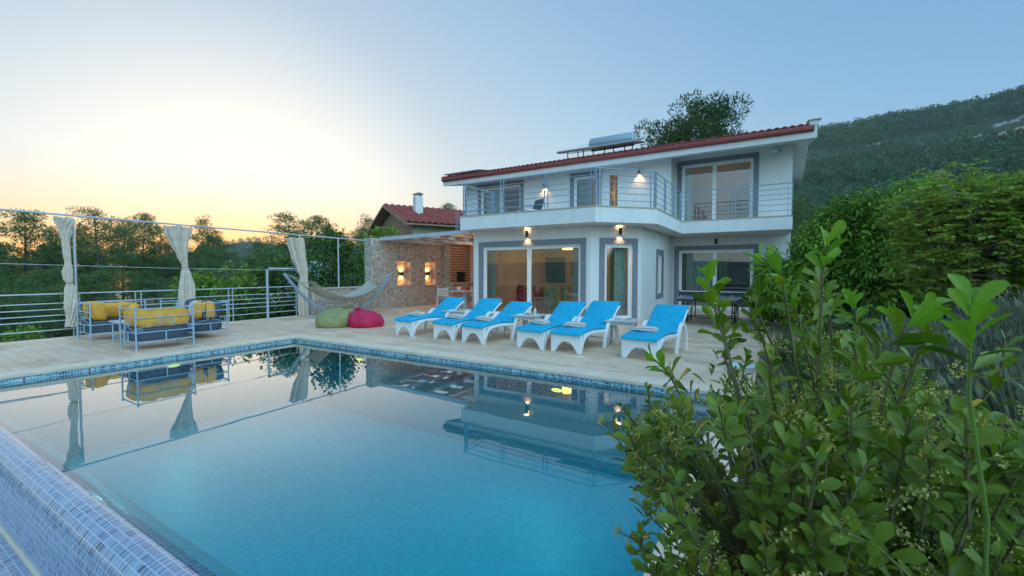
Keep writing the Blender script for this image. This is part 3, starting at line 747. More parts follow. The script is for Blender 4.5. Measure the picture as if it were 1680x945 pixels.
# living-room furniture that shows through the glass
def cushionbox(m, x0, x1, y0, y1, z0, z1, puff=.03):
    n = 8; rings = []
    for i in range(n+1):
        k = i/n; z = z0+(z1-z0)*k; e = 1-abs(2*k-1)**3; q = puff*(e-1)
        ring = []
        for j in range(24):
            a = 2*math.pi*j/24; cx, cy = math.cos(a), math.sin(a); p = 5
            r = (abs(cx)**p+abs(cy)**p)**(-1/p)
            ring.append(((x0+x1)/2+cx*r*((x1-x0)/2+q), (y0+y1)/2+cy*r*((y1-y0)/2+q), z))
        rings.append(ring)
    m.loft(rings)
t = thing('indoor_sofa', 'brown sofa inside the living room behind the wide glass door', 'sofa', (-7.4, 15.9, .01))
b = MB(); cushionbox(b, -.95,.95,-.4,.4,.08,.42); b.build('seat', M['wood'], t, 50)
b = MB(); cushionbox(b, -.95,.95,.25,.45,.4,.88); b.build('backrest', M['wood'], t, 50)
b = MB(); cushionbox(b, -1.1,-.95,-.4,.45,.05,.6); cushionbox(b, .95,1.1,-.4,.45,.05,.6); b.build('armrest', M['wood'], t, 50)
M['greenfab'] = simple('green_fabric', (.16,.30,.12), .9); M['redfab'] = simple('dark_red_fabric', (.25,.03,.04), .9); M['doorblue'] = simple('blue_grey_door', (.16,.25,.32), .5)
M['artblue'] = simple('blue_canvas', (.05,.17,.24), .6); M['artyellow'] = simple('ochre_canvas', (.5,.36,.08), .6)
def armchair(lab, p, rz, m, indoor=True):
    t = thing('indoor_armchair', lab, 'armchair', p, rz)
    b = MB(); cushionbox(b, -.32,.32,-.32,.3,.12,.44); b.build('seat', M[m], t, 50)
    b = MB(); cushionbox(b, -.36,.36,.2,.36,.3,.95); b.build('backrest', M[m], t, 50)
    b = MB(); [b.box(sx*.28-.02, sx*.28+.02, sy*.25-.02, sy*.25+.02, 0, .13) for sx in (-1,1) for sy in (-1,1)]; b.build('feet', M['metaldark'], t)
armchair('green armchair inside behind the middle of the wide glass door', (-6.65, 14.1, .01), R(160), 'greenfab')
armchair('low dark green armchair inside behind the right glass pane', (-5.8, 13.5, .01), R(120), 'greenfab')
armchair('dark red armchair inside behind the left glass pane', (-8.0, 14.4, .01), R(40), 'redfab')
t = thing('indoor_door', 'blue-grey panelled door at the back of the living room', 'door', (-6.35, 16.88, .01))
b = MB(); b.box(-.42,.42,-.05,0,0,2.05); b.build('door_leaf', M['doorblue'], t); b = MB(); [b.box(-.3+.32*i,-.02+.32*i,-.065,-.052,z0,z1) for i in (0,1) for z0,z1 in ((.2,.9),(1.05,1.9))]; b.build('door_panel', M['doorblue'], t, bevel=.01)
b = MB(); b.tube([(.36,-.06,1.0),(.36,-.1,1.0),(.26,-.1,1.0)], .012, 6); b.build('door_handle', M['chrome'], t)
for x, z, w, h, m, l in ((-8.05,1.55,.42,.5,'artblue','blue framed picture on the living room back wall'), (-7.05,1.6,.22,.26,'artyellow','small ochre picture beside the indoor door')):
    t = thing('picture', l, 'picture', (x, 16.88, z)); b = MB(); b.box(-w,w,-.03,-.012,-h,h); b.build('canvas', M[m], t); b = MB(); b.box(-w-.03,w+.03,-.012,0,-h-.03,h+.03); b.build('picture_frame', M['metaldark'], t)
t = thing('pendant_lamp', 'glowing yellow drum lamp hanging behind the right glass pane', 'lamp', (*ony(931,412,13.6)[:2], 2.30))
b = MB(); b.lathe([(.001,.16),(.15,.16),(.17,-.06),(.001,-.06)], n=20); b.build('lamp_shade', M['roomlamp'], t, 40); b = MB(); b.tube([(0,0,.16),(0,0,.54)], .008, 6); b.build('cord', M['metaldark'], t)
light('room_light', 'POINT', (-5.6, 14.0, 2.0), 26, (1,.62,.30), size=.15)
light('corner_room_light', 'POINT', (-4.9, 14.6, 2.0), 34, (1,.50,.20), size=.15)
for p, lab in ((ony(1162,268,19.0), 'glowing yellow ceiling lamp in the upstairs room'),):
    t = thing('ceiling_lamp', lab, 'lamp', tuple(p)); b = MB(); b.lathe([(.001,-.05),(.10,-.05),(.14,-.01),(.14,.03),(.001,.03)], n=20); b.build('lamp_shade', M['roomlamp'], t, 40)
    b = MB(); b.tube([(0,0,.03),(0,0,.3)], .02, 8); b.build('lamp_stem', M['white'], t)
light('upper_room_light', 'POINT', (-1.9, 19.2, 5.0), 9, (1,.68,.40), size=.15)
light('stair_light', 'POINT', (-5.6, 18.1, 4.8), 22, (1,.52,.20), size=.12)
t = thing('wardrobe', 'pale teal wardrobe in the upstairs room', 'wardrobe', (-1.15, 20.6, 3.28)); b = MB(); b.box(-.55,.55,-.3,.25,0,1.7); b.build('cabinet', M['curtsheer'], t); b = MB(); b.box(-.52,-.01,-.325,-.303,.05,1.65); b.box(.01,.52,-.325,-.303,.05,1.65); b.build('wardrobe_door', M['doorblue'], t)
# balcony chair and low table
t = thing('balcony_armchair', 'white-framed armchair with dark blue cushions on the balcony', 'armchair', (-8.35, 15.2, 3.298), R(-28))
b = MB()
for sx in (-.36,.36):
    b.tube([(sx,-.35,0),(sx,-.36,.58)], .025, 6); b.tube([(sx,.32,0),(sx,.30,.5),(sx*1.0,.48,1.12)], .028, 6); b.box(sx-.035,sx+.035,-.40,.36,.575,.61)
b.box(-.36,.36,-.34,.34,.30,.34); b.build('frame', M['white'], t, 40)
b = MB(); cushionbox(b, -.32,.32,-.38,.3,.342,.47); b.build('seat_cushion', M['sofagrey'], t, 50)
b = MB(); b.extr([(-.32,.22,.475),(-.32,.36,.46),(-.32,.52,1.06),(-.32,.42,1.12)], (.64,0,0)); b.build('back_cushion', M['sofagrey'], t, bevel=.05)
t = thing('balcony_table', 'low white table on the balcony right of the armchair', 'table', (-7.35, 14.8, 3.298))
b = MB(); b.box(-.3,.3,-.3,.3,.40,.44); b.build('tabletop', M['white'], t, bevel=.008)
for sx in (-1,1):
    for sy in (-1,1): b = MB(); b.box(sx*.25-.025,sx*.25+.025,sy*.25-.025,sy*.25+.025,0,.40); b.build('leg', M['white'], t)

# ------------------------------------------------------------------ stone walls, barbecue, pergola
t = thing('stone_wall', 'tall rubble stone wall with two lit niches', 'wall', (-13.45, 14.3, 0))
b = MB(); wall(b, (-13.25, 11.44), (0,1), (1,0), 5.76, .38, 0, 2.79, [(1.33, 2.10, .92, 1.90), (3.0, 3.70, .90, 1.91)])
b.build('wall_body', M['stone'], t, world=True)
b = MB(); b.box(-13.62, -13.44, 12.74, 13.57, .9, 1.92); b.box(-13.62, -13.44, 14.42, 15.17, .88, 1.93); b.build('niche_back', M['stone'], t, world=True)
b = MB(); b.box(-13.5, -13.22, 12.75, 13.56, .90, .923); b.box(-13.5, -13.22, 14.42, 15.16, .88, .903); b.build('niche_sill', M['stonecap'], t, world=True)
t = thing('low_stone_wall', 'low rubble stone wall behind the hammock with a flat cap', 'wall', (-13.45, 10.2, 0))
b = MB(); b.box(-13.62, -13.27, 8.95, 11.435, 0, .88); b.build('wall_body', M['stone'], t, world=True)
b = MB(); b.box(-13.66, -13.23, 8.93, 11.435, .882, .93); b.build('wall_cap', M['stonecap'], t, world=True, bevel=.008)
for Y, z, lab in ((13.15, 1.40, 'lit lamp in the left niche of the stone wall'), (14.77, 1.40, 'lit lamp in the right niche of the stone wall, nearer the barbecue')):
    t = thing('niche_lamp', lab, 'lamp', (-13.44, Y, z), 0, 'up-and-down lamps in the wall niches')
    b = MB(); b.box(0, .05, -.05, .05, -.045, .045); b.lathe([(.03,-.06),(.055,-.06),(.055,.06),(.03,.06),(.03,.045),(.001,.045)], (.085,0,0), 14); b.build('lamp_body', M['metaldark'], t, 40)
    for dz in (1, -1):
        b = MB(); b.lathe([(.001,dz*.05),(.03,dz*.05),(.03,dz*.056),(.001,dz*.056)], (.085,0,0), 12); b.build('lamp_lens', M['lens'], t)
        light('lamp_light', 'SPOT', (.085,0,dz*.065), 10, (1,.44,.12), t, (-.34,0,dz), 150, .02, .9)
t = thing('barbecue', 'honeycomb brick barbecue with a black fire opening beside the stone wall', 'barbecue', (-13.0, 16.35, 0))
b = MB(); b.box(-13.25,-12.62,15.62,17.18,0,.90); b.build('counter_base', M['stone'], t, world=True)
b = MB(); b.box(-13.25,-12.56,15.56,17.19,.902,.96); b.build('counter_top', M['stonecap'], t, world=True, bevel=.01)
b = MB(); wall(b, (-12.82, 15.66), (0,1), (1,0), 1.5, .12, .962, 2.74, [(.48, 1.14, .99, 1.44)]); b.build('brick_hood', M['lattice'], t, world=True)
b = MB(); b.box(-13.248,-12.95,15.70,17.16,.962,2.74); b.build('fire_back', M['black'], t, world=True)
b = MB(); b.box(-13.248,-12.822,15.62,15.658,.962,2.74); b.build('side_panel', M['stone'], t, world=True)
b = MB(); b.box(-12.83,-12.80,16.12,16.82,1.44,1.49); [b.box(-12.835,-12.815,16.16+.07*i,16.17+.07*i,1.0,1.44) for i in range(10)]; b.build('fire_grate', M['metaldark'], t, world=True)
t = thing('pergola', 'pale blue metal pergola with brown slatted roof between stone wall and villa', 'pergola', (-11, 12, 0))
b = MB(); b.extr([(-13.25,11.86,2.70),(-8.83,11.86,2.79),(-8.83,11.86,2.92),(-13.25,11.86,2.83)], (0,.08,0)); b.build('front_beam', M['metal'], t, world=True)
for i in range(5):
    x = -13.15 + i*1.07; z = 2.70 + .02*(x+13.25)
    b = MB(); b.box(x, x+.06, 11.95, 17.15, z, z+.10); b.build('rafter', M['metalwhite'], t, world=True)
b = MB(); y = 12.0; i = 0
while y < 17.1:
    segs = [(-13.2, -8.85)]
    if i % 5 in (2, 3): segs = [(-13.2,-12.7),(-11.9,-11.3),(-10.5,-9.7),(-9.2,-8.85)]
    for x0, x1 in segs:
        z = 2.815 + .02*((x0+x1)/2+13.25); b.box(x0, x1, y, y+.165, z, z+.025)
    y += .185; i += 1
b.build('roof_slats', M['wood'], t, world=True)
light('pergola_light', 'POINT', (-9.05, 12.6, 2.35), 8, (1,.50,.22), size=.06)
light('barbecue_light', 'POINT', (-11.3, 16.0, 2.45), 9, (1,.52,.25), size=.08)
# dining table with chairs
t = thing('dining_table', 'octagonal pale wooden table under the pergola', 'table', (-10.45, 13.7, 0))
b = MB(); b.extr([(.78*math.cos(R(22.5+45*k)), .78*math.sin(R(22.5+45*k)), .715) for k in range(8)], (0,0,.045)); b.build('tabletop', M['dinewood'], t, bevel=.01)
b = MB(); b.lathe([(.001,0),(.34,0),(.34,.05),(.14,.10),(.11,.3),(.11,.6),(.2,.70),(.001,.712)], n=16); b.build('pedestal', M['sidetable'], t, 40)
def dchair(lab, x, y, rz):
    t = thing('dining_chair', lab, 'chair', (x, y, 0), rz, 'wooden chairs round the dining table')
    for sx in (-.2,.2):
        b = MB(); b.box(sx-.018,sx+.018,-.21,-.175,0,.44); b.build('leg', M['sidetable'], t)
        b = MB(); b.tube([(sx,.19,0),(sx,.2,.45),(sx,.29,.93)], .02, 6); b.build('leg', M['sidetable'], t)
    b = MB(); [b.box(-.225,.225,-.23+.075*i,-.17+.075*i,.44,.462) for i in range(6)]; b.build('seat', M['dinewood'], t)
    b = MB(); [b.extr([(-.2,.215+.02*i,.54+.085*i),(.2,.215+.02*i,.54+.085*i),(.2,.225+.02*i,.60+.085*i),(-.2,.225+.02*i,.60+.085*i)], (0,.014,0)) for i in range(4)]; b.build('backrest', M['sidetable'], t)
    return t
dchair('white slatted dining chair nearest the stone wall at the octagonal table', -11.05, 13.0, R(225))
dchair('dining chair right of the octagonal table, beside the bay corner', -9.60, 13.5, R(75))
dchair('dining chair on the far side of the octagonal table, before the barbecue', -10.8, 14.8, R(10))
dchair('dining chair behind the table, close to the tan wall', -9.7, 14.6, R(-45))
for x, y, m, lab in ((-10.25, 13.55, 'pink', 'small red pot on the octagonal dining table'), (-10.7, 13.6, 'white', 'small white bowl on the octagonal dining table')):
    t = thing('pot', lab, 'pot', (x, y, .762)); b = MB(); b.lathe([(.001,0),(.06,0),(.09,.06),(.085,.11),(.075,.11),(.075,.03),(.001,.03)], n=16); b.build('pot_body', M[m], t, 50)
    b = MB(); b.lathe([(.074,.105),(.095,.105),(.095,.12),(.074,.12)], n=16); b.build('pot_rim', M[m], t, 50)

# ------------------------------------------------------------------ terrace railing, frame of poles, curtains
t = thing('terrace_railing', 'pale metal railing along the left edge of the terrace', 'railing', (-13.65, 3, 0))
ra, ps = railing([(-13.65, -3.35), (-13.65, 1.0), (-13.65, 3.21), (-13.65, 4.34), (-13.65, 6.50), (-13.65, 8.75)], 0.0, [.20,.40,.525,.655,.79,1.0], 5, 'metal', .012, .016, .04, .115)
ra.build('rails', M['metalwhite'], t, 40, world=True)
for k, p in enumerate(ps):
    if k % 2 == 0 or k == len(ps)-1: p.build('post', M['metal'], t, world=True)
b = MB(); b.box(-13.67,-13.62,7.63,7.68,0,1.62); b.box(-13.67,-13.62,7.63,8.72,1.57,1.62); b.build('gate_frame', M['metal'], t, world=True)
t = thing('pole_frame', 'pale blue pole frame with a long top beam above the railing', 'pergola frame', (-13.55, 5, 0))
b = MB(); b.tube([(-13.55, -4, 2.79), (-13.55, 2.2, 2.765), (-13.55, 8.8, 2.71), (-13.55, 11.5, 2.695)], .022, 8); b.build('top_beam', M['metal'], t, 40, world=True)
for Y, zb in ((-1.6,0), (3.27,0), (5.42,0), (8.72,0), (10.2,.93)):
    b = MB(); b.tube([(-13.55, Y, zb), (-13.55, Y, 2.70)], .024, 8); b.build('pole', M['metal'], t, 40, world=True)
t = thing('guy_wire', 'thin pale cable strung across between the poles', 'cable', (-13.58, 4, 1.6))
b = MB(); b.tube([(-13.58, -4, 1.80), (-13.58, 2.2, 1.66), (-13.58, 5, 1.585), (-13.58, 8.7, 1.53)], .006, 5); b.build('wire', M['metalwhite'], t, world=True)
b = MB(); b.lathe([(.001,0),(.012,0),(.012,.05),(.001,.05)], (-13.575, 3.27, 1.615), 8); b.build('clamp', M['metal'], t, world=True)
def curtain(lab, rows, pole_y, ties, seed, twist=0):
    """gathered cloth hung on a pole; rows are (photo y, left x, right x) measured at the pole's plane"""
    pts = [(onx((a+c)/2, yy, -13.52), abs(onx(c, yy, -13.52)[1]-onx(a, yy, -13.52)[1])/2) for yy, a, c in rows]
    t = thing('gathered_curtain', lab, 'curtain', (-13.52, pole_y, 0), 0, 'cream curtains tied to the poles')
    b = MB(); n = 60; rings = []; sub = 8
    zs = []
    for i in range(len(pts)-1):
        for k in range(sub): zs.append((i, k/sub))
    zs.append((len(pts)-2, 1.0))
    for q, (i, k) in enumerate(zs):
        kk = k*k*(3-2*k)
        cy = pts[i][0][1]*(1-kk)+pts[i+1][0][1]*kk; cz = pts[i][0][2]*(1-k)+pts[i+1][0][2]*k; w = pts[i][1]*(1-kk)+pts[i+1][1]*kk
        ring = []
        for j in range(n):
            a = 2*math.pi*j/n
            fold = 1 + .28*math.sin(9*a + twist*q*.12 + seed) + .10*math.sin(17*a - twist*q*.2 + 2*seed) + .05*math.sin(5*a+q*.3)
            rr = w*fold*.92
            ring.append((-13.50 + rr*.62*math.cos(a), cy + rr*math.sin(a), cz + .02*math.sin(3*a+seed)*(1 if q < 3 else 0)))
        rings.append(ring)
    b.loft(rings); b.build('cloth', M['cream'], t, 70, world=True)
    for (yy, xx) in ties:
        p = onx(xx, yy, -13.52); b = MB(); w = .055
        b.tube([(-13.50+w*math.cos(2*math.pi*k/14), p[1]+w*1.2*math.sin(2*math.pi*k/14), p[2]) for k in range(15)], .014, 6, False); b.build('tie_band', M['cream'], t, 60, world=True)
curtain('cream curtain twisted in a rope round the leftmost pole', [(357,89,118),(363,90,121),(378,97,117),(395,101,113),(415,103,115),(430,106,116),(447,102,118),(458,104,119),(463,109,118),(475,106,124),(500,106,127),(520,109,126),(536,107,126)], 3.27, [(462,113)], .3, 5)
curtain('cream curtain flared at the top and tied at the middle behind the sofas', [(372,270,310),(382,272,309),(400,281,306),(420,291,306),(437,299,307),(450,297,312),(470,294,316),(495,294,317),(522,296,316)], 5.42, [(438,303)], 1.9, .3)
curtain('cream curtain hanging tied back beside the low stone wall', [(391,471,494),(400,473,496),(420,479,499),(440,487,502),(456,493,503),(465,491,504),(485,490,505),(505,491,505),(518,492,506)], 8.72, [(457,498)], 4.1, .1)

# ------------------------------------------------------------------ hammock, bean bags
t = thing('hammock_stand', 'curved pale blue hammock stand before the low stone wall', 'hammock stand', (-12.4, 9.55, 0))
b = MB(); pts = []
for k in range(25):
    q = -1+2*k/24; pts.append((0, q*2.08, .07 + 1.36*abs(q)**2.1))
b.tube(pts, .047, 10); b.build('arc_beam', M['hamblue'], t, 40)
b = MB()
for y in (-.85, .85): b.box(-.65,.65,y-.05,y+.05,0,.06)
b.build('cross_foot', M['metal'], t, bevel=.008)
t = thing('hammock', 'cream rope hammock slung between the tips of the curved stand', 'hammock', (-12.4, 9.55, .6))
b = MB(); n = 22; rings = []
for k in range(n+1):
    q = -1+2*k/n; y = q*1.35; z = -.10 + .50*abs(q)**2; ring = []; w = .42
    top = []; bot = []
    for j in range(9):
        s_ = -1+2*j/8; top.append((s_*w, y, z + .16*s_*s_)); bot.append((s_*w, y, z + .16*s_*s_ - .012))
    rings.append(top + bot[::-1])
b.loft(rings); b.build('net_bed', M['ropenet'], t, 60)
b = MB()
for e in (-1, 1):
    for j in range(9):
        s_ = -1+2*j/8; b.tube([(s_*.42, e*1.35, .40+.16*s_*s_), (0, e*1.98, .80)], .005, 4)
b.build('suspension_cords', M['netrope'], t)
b = MB()
for e in (-1, 1): b.tube([(-.46, e*1.36, .54), (.46, e*1.36, .54)], .018, 6)
b.build('spreader_bar', M['dinewood'], t, 40)
def beanbag(lab, x, y, rx, ry, h, mat, lean, neck, rz, seed):
    t = thing('bean_bag', lab, 'bean bag', (x, y, 0), rz)
    b = MB(); n = 48; rings = []
    prof = [(0,.0,.84),(.03,0,.95),(.12,0,1.0),(.3,.03,1.03),(.5,.08,1.0),(.68,.16,.90),(.82,.28,.72),(.92,.44,.46),(1.0,.62,.16)]
    for i in range(33):
        q = i/32*(len(prof)-1); k = min(int(q), len(prof)-2); f = q-k
        zz, of, rr = [prof[k][c]*(1-f)+prof[k+1][c]*f for c in range(3)]
        ring = []
        for j in range(n):
            a = 2*math.pi*j/n
            wr = 1 + .03*math.sin(6*a+seed) + (.015+.16*zz**4)*math.sin(11*a+seed*2) + .02*math.sin(3*a+5*zz)
            ring.append((rx*rr*wr*math.cos(a)+lean[0]*of, ry*rr*wr*math.sin(a)+lean[1]*of, h*zz*(1+.05*math.sin(2*a+seed)*zz)))
        rings.append(ring)
    b.loft(rings); b.build('bag_cover', M[mat], t, 70)
    c = (lean[0]*.66, lean[1]*.66)
    b = MB(); b.lathe([(rx*.15,h*.96),(rx*.12,h*1.02),(rx*.2,h*1.09),(rx*.16,h*1.10),(rx*.05,h*1.0)], (c[0],c[1],0), 14); b.build('gathered_neck', M[mat], t, 60)
    b = MB(); b.tube([(c[0]-.06, c[1], h*1.02), (c[0], c[1]-.08, h*1.06), (c[0]+.06, c[1], h*1.02)], .014, 6); b.build('handle', M[mat], t, 40)
beanbag('olive green bean bag leaning against the crimson one', -10.22, 7.55, .50, .42, .50, 'olive', (.45,.12), 1, R(31), 1.2)
beanbag('crimson bean bag right of the olive green one', -9.52, 8.02, .47, .42, .46, 'pink', (-.34,.05), 1, R(31), 2.6)

# ------------------------------------------------------------------ iron lounge suite
def scroll(m, o, u, r0, turns, sgn, y0, rad=.0052):
    pts = []
    for k in range(26):
        q = k/25; a = q*turns*2*math.pi; r = r0*(1-.75*q)
        pts.append((o[0]+u[0]*sgn*(r0*1.0 - r*math.cos(a)), o[1]+u[1]*sgn*(r0 - r*math.cos(a)), y0 + r*math.sin(a)))
    m.tube(pts, rad, 5)
def iron_sofa(name, lab, x, y, rz, w, dp, group):
    """seat faces local -y; w wide, dp deep"""
    t = thing(name, lab, 'sofa', (x, y, 0), rz, group)
    hx, hy = w/2, dp/2
    f = MB()
    for z in (.16, .34): f.tube([(-hx,-hy,z),(hx,-hy,z),(hx,hy,z),(-hx,hy,z),(-hx,-hy,z)], .0105, 6)
    for z in (.62, .79): f.tube([(-hx,-hy,z),(-hx,hy,z),(hx,hy,z),(hx,-hy,z)], .0105, 6)
    for q in (-.0,): f.tube([(q,hy,.16),(q,hy,.34)], .012, 6); f.tube([(q,-hy,.16),(q,-hy,.34)], .012, 6)
    for sx in (-1,1): f.tube([(sx*hx,0,.16),(sx*hx,0,.34)], .012, 6)
    f.build('frame', M['sofametal'], t, 40)
    for sx in (-1,1):
        for sy in (-1,1):
            l = MB(); l.tube([(sx*hx,sy*hy,0),(sx*hx,sy*hy,.80)], .0145, 8); l.lathe([(.001,.80),(.024,.80),(.024,.825),(.001,.835)], (sx*hx,sy*hy,0), 10); l.lathe([(.001,0),(.021,0),(.021,.012),(.001,.012)], (sx*hx,sy*hy,0), 10); l.build('leg', M['sofametal'], t, 40)
    s = MB()
    for sgn in (-1,1):
        scroll(s, (sgn*.02, hy, 0), (1,0), .075, 1.4, sgn, .52); s.tube([(sgn*.02,hy,.52),(sgn*.1,hy,.44),(sgn*hx*.75,hy,.46),(sgn*hx*.98,hy,.36)], .0052, 5); scroll(s, (sgn*hx*.98, hy, 0), (1,0), .055, 1.2, -sgn, .39)
        for sx in (-1,1): scroll(s, (sx*hx, sgn*.02, 0), (0,1), .06, 1.3, sgn, .50); s.tube([(sx*hx,sgn*.02,.5),(sx*hx,sgn*.05,.42),(sx*hx,sgn*hy*.9,.36)], .0052, 5)
    s.build('scroll_ornament', M['sofametal'], t, 40)
    c = MB(); cushionbox(c, -hx+.02, hx-.02, -hy+.02, hy-.02, .165, .42, .02); c.build('seat_cushion', M['sofagrey'], t, 50)
    return t
G = 'iron sofas round the low table'
iron_sofa('iron_sofa', 'iron sofa nearest the pool seen from behind, grey seat and yellow back cushion', -10.54, 3.71, R(-90), .94, .74, G)
iron_sofa('iron_sofa', 'iron sofa along the railing left of the low table', -12.85, 3.68, R(90), .95, .80, G)
iron_sofa('iron_sofa', 'iron loveseat with slate blue back cushions on the far side of the low table', -11.58, 4.77, 0, 1.56, .70, G)
def bolster(lab, x, y, z, rz, ln, r, mat, name='cushion', lean=0, square=False, stripe=False, group='loose cushions on the iron sofas'):
    t = thing(name, lab, 'cushion', (x, y, z), rz, group)
    b = MB(); n = 28; rings = []
    for k in range(25):
        q = -1+2*k/24; rr = r*(1-abs(q)**9)**.5 if abs(q) < 1 else r*.02
        rr = max(rr, r*.25)
        ring = []
        for j in range(n):
            a = 2*math.pi*j/n; p = 3.2; cc, ss = math.cos(a), math.sin(a); g = (abs(cc)**p+abs(ss)**p)**(-1/p)
            wr = 1+.04*math.sin(7*q+3*a)+.03*math.sin(15*q+a)
            thick = .60 if square else .66
            yy = rr*g*wr*cc*thick; zz = rr*g*wr*ss
            ring.append((q*ln/2, yy + lean*zz, zz + r))
        rings.append(ring)
    b.loft(rings); b.build('cover', M[mat], t, 60)
    if stripe:
        b = MB(); st = []
        for q in (-.22, .16):
            ring = []
            for j in range(n):
                a = 2*math.pi*j/n; p = 3.2; cc, ss = math.cos(a), math.sin(a); g = (abs(cc)**p+abs(ss)**p)**(-1/p)
                wr = 1.02+.04*math.sin(7*q+3*a)+.03*math.sin(15*q+a)
                yy = r*g*wr*cc*.60; zz = r*g*wr*ss; ring.append((q*ln/2, yy+lean*zz, zz+r))
            st.append(ring)
        b.loft(st); b.build('stripe', M['stripe'], t, 60)
    return t
bolster('long mustard back cushion of the front sofa, swirls of iron before it', -10.30, 3.71, .42, R(90), .90, .18, 'yellow', 'back_cushion', .12)
bolster('mustard cushion on the near arm of the front sofa', -10.62, 3.37, .42, R(0), .44, .18, 'yellow', 'cushion', -.1)
bolster('long mustard back cushion of the sofa by the railing', -13.10, 3.74, .42, R(90), .86, .18, 'yellow', 'back_cushion', -.12)
bolster('mustard cushion with a dark stripe on the sofa by the railing', -12.72, 3.36, .42, R(12), .46, .20, 'yellow', 'cushion', -.2, True, True)
bolster('small mustard cushion with dark band at the far arm of the railing sofa', -12.80, 4.02, .42, R(-8), .40, .17, 'yellow', 'cushion', .15, True, True)
bolster('left slate blue back cushion of the far loveseat', -12.00, 4.98, .42, 0, .70, .20, 'sofagrey', 'back_cushion', .12)
bolster('right slate blue back cushion of the far loveseat', -11.28, 4.98, .42, 0, .70, .20, 'sofagrey', 'back_cushion', .12)
bolster('mustard cushion with a dark stripe on the right end of the far loveseat', -11.05, 4.76, .42, R(68), .42, .20, 'yellow', 'cushion', .1, True, True)
bolster('pale cream cushion between the blue ones of the far loveseat', -11.62, 4.85, .42, R(10), .34, .19, 'cream', 'cushion', .15, True)
t = thing('coffee_table', 'low table with pale top between the iron sofas', 'table', (-11.68, 3.68, 0))
b = MB(); b.box(-.36,.36,-.30,.30,.43,.455); b.build('tabletop', M['sidetable'], t, bevel=.006)
for sx in (-1,1):
    for sy in (-1,1): b = MB(); b.tube([(sx*.32,sy*.24,0),(sx*.32,sy*.24,.43)], .016, 8); b.build('leg', M['sofametal'], t, 40)
b = MB(); [b.tube([(.32,-.24+.48*k/4,.12),(.32,-.24+.48*(k+1)/4 if k < 4 else .24,.40)], .007, 5) for k in range(4)]; b.tube([(-.32,-.24,.12),(.32,-.24,.12),(.32,.24,.12),(-.32,.24,.12),(-.32,-.24,.12)], .009, 5); b.build('lattice_apron', M['sofametal'], t)

# ------------------------------------------------------------------ sun loungers
def ribbon(m, prof, thick, x0, x1, rnd_=.02):
    """band that follows prof [(y,z)] with rounded long edges"""
    up = []; dn = []
    for i, (y, z) in enumerate(prof):
        a = Vector(prof[max(0,i-1)]); c = Vector(prof[min(len(prof)-1,i+1)]); d_ = (c-a).normalized(); nn = Vector((-d_.y, d_.x))
        up.append((y+nn.x*thick/2, z+nn.y*thick/2)); dn.append((y-nn.x*thick/2, z-nn.y*thick/2))
    poly = up + dn[::-1]
    cy = sum(p[0] for p in poly)/len(poly)
    rings = []
    for x, k in ((x0, .35), (x0+rnd_*.3, .75), (x0+rnd_, 1), (x1-rnd_, 1), (x1-rnd_*.3, .75), (x1, .35)):
        ring = []
        for i in range(len(prof)):
            mid = prof[i]; ring.append((x, mid[0]+(up[i][0]-mid[0])*k, mid[1]+(up[i][1]-mid[1])*k))
        for i in reversed(range(len(prof))):
            mid = prof[i]; ring.append((x, mid[0]+(dn[i][0]-mid[0])*k, mid[1]+(dn[i][1]-mid[1])*k))
        rings.append(ring)
    m.loft(rings)
def smooth_curve(pts, k=6):
    out = []
    for i in range(len(pts)-1):
        p0 = Vector(pts[max(0,i-1)]); p1 = Vector(pts[i]); p2 = Vector(pts[i+1]); p3 = Vector(pts[min(len(pts)-1,i+2)])
        for j in range(k):
            q = j/k; out.append(tuple(.5*((2*p1)+(-p0+p2)*q+(2*p0-5*p1+4*p2-p3)*q*q+(-p0+3*p1-3*p2+p3)*q**3)))
    out.append(tuple(pts[-1])); return out
def bar(m, path, x0, x1, w):
    """flat bar of width w in the side plane, following path [(y,z)], x0..x1 thick"""
    up = []; dn = []
    for i, p in enumerate(path):
        a = Vector(path[max(0,i-1)]); c = Vector(path[min(len(path)-1,i+1)]); d_ = (c-a).normalized(); nn = Vector((-d_.y, d_.x)); ww = w[i] if isinstance(w, list) else w
        up.append((p[0]+nn.x*ww/2, p[1]+nn.y*ww/2)); dn.append((p[0]-nn.x*ww/2, p[1]-nn.y*ww/2))
    k = len(m.v); n = len(path)
    for x in (x0, x1): m.v += [(x, y, z) for y, z in up] + [(x, y, z) for y, z in dn]
    for i in range(n-1):
        a, b_, c, e = k+i, k+i+1, k+n+i+1, k+n+i
        m.f += [(a,b_,c,e), (a+2*n,e+2*n,c+2*n,b_+2*n), (a,a+2*n,b_+2*n,b_), (e,c,c+2*n,e+2*n)]
    m.f += [(k,k+n,k+3*n,k+2*n), (k+n-1,k+3*n-1,k+4*n-1,k+2*n-1)]
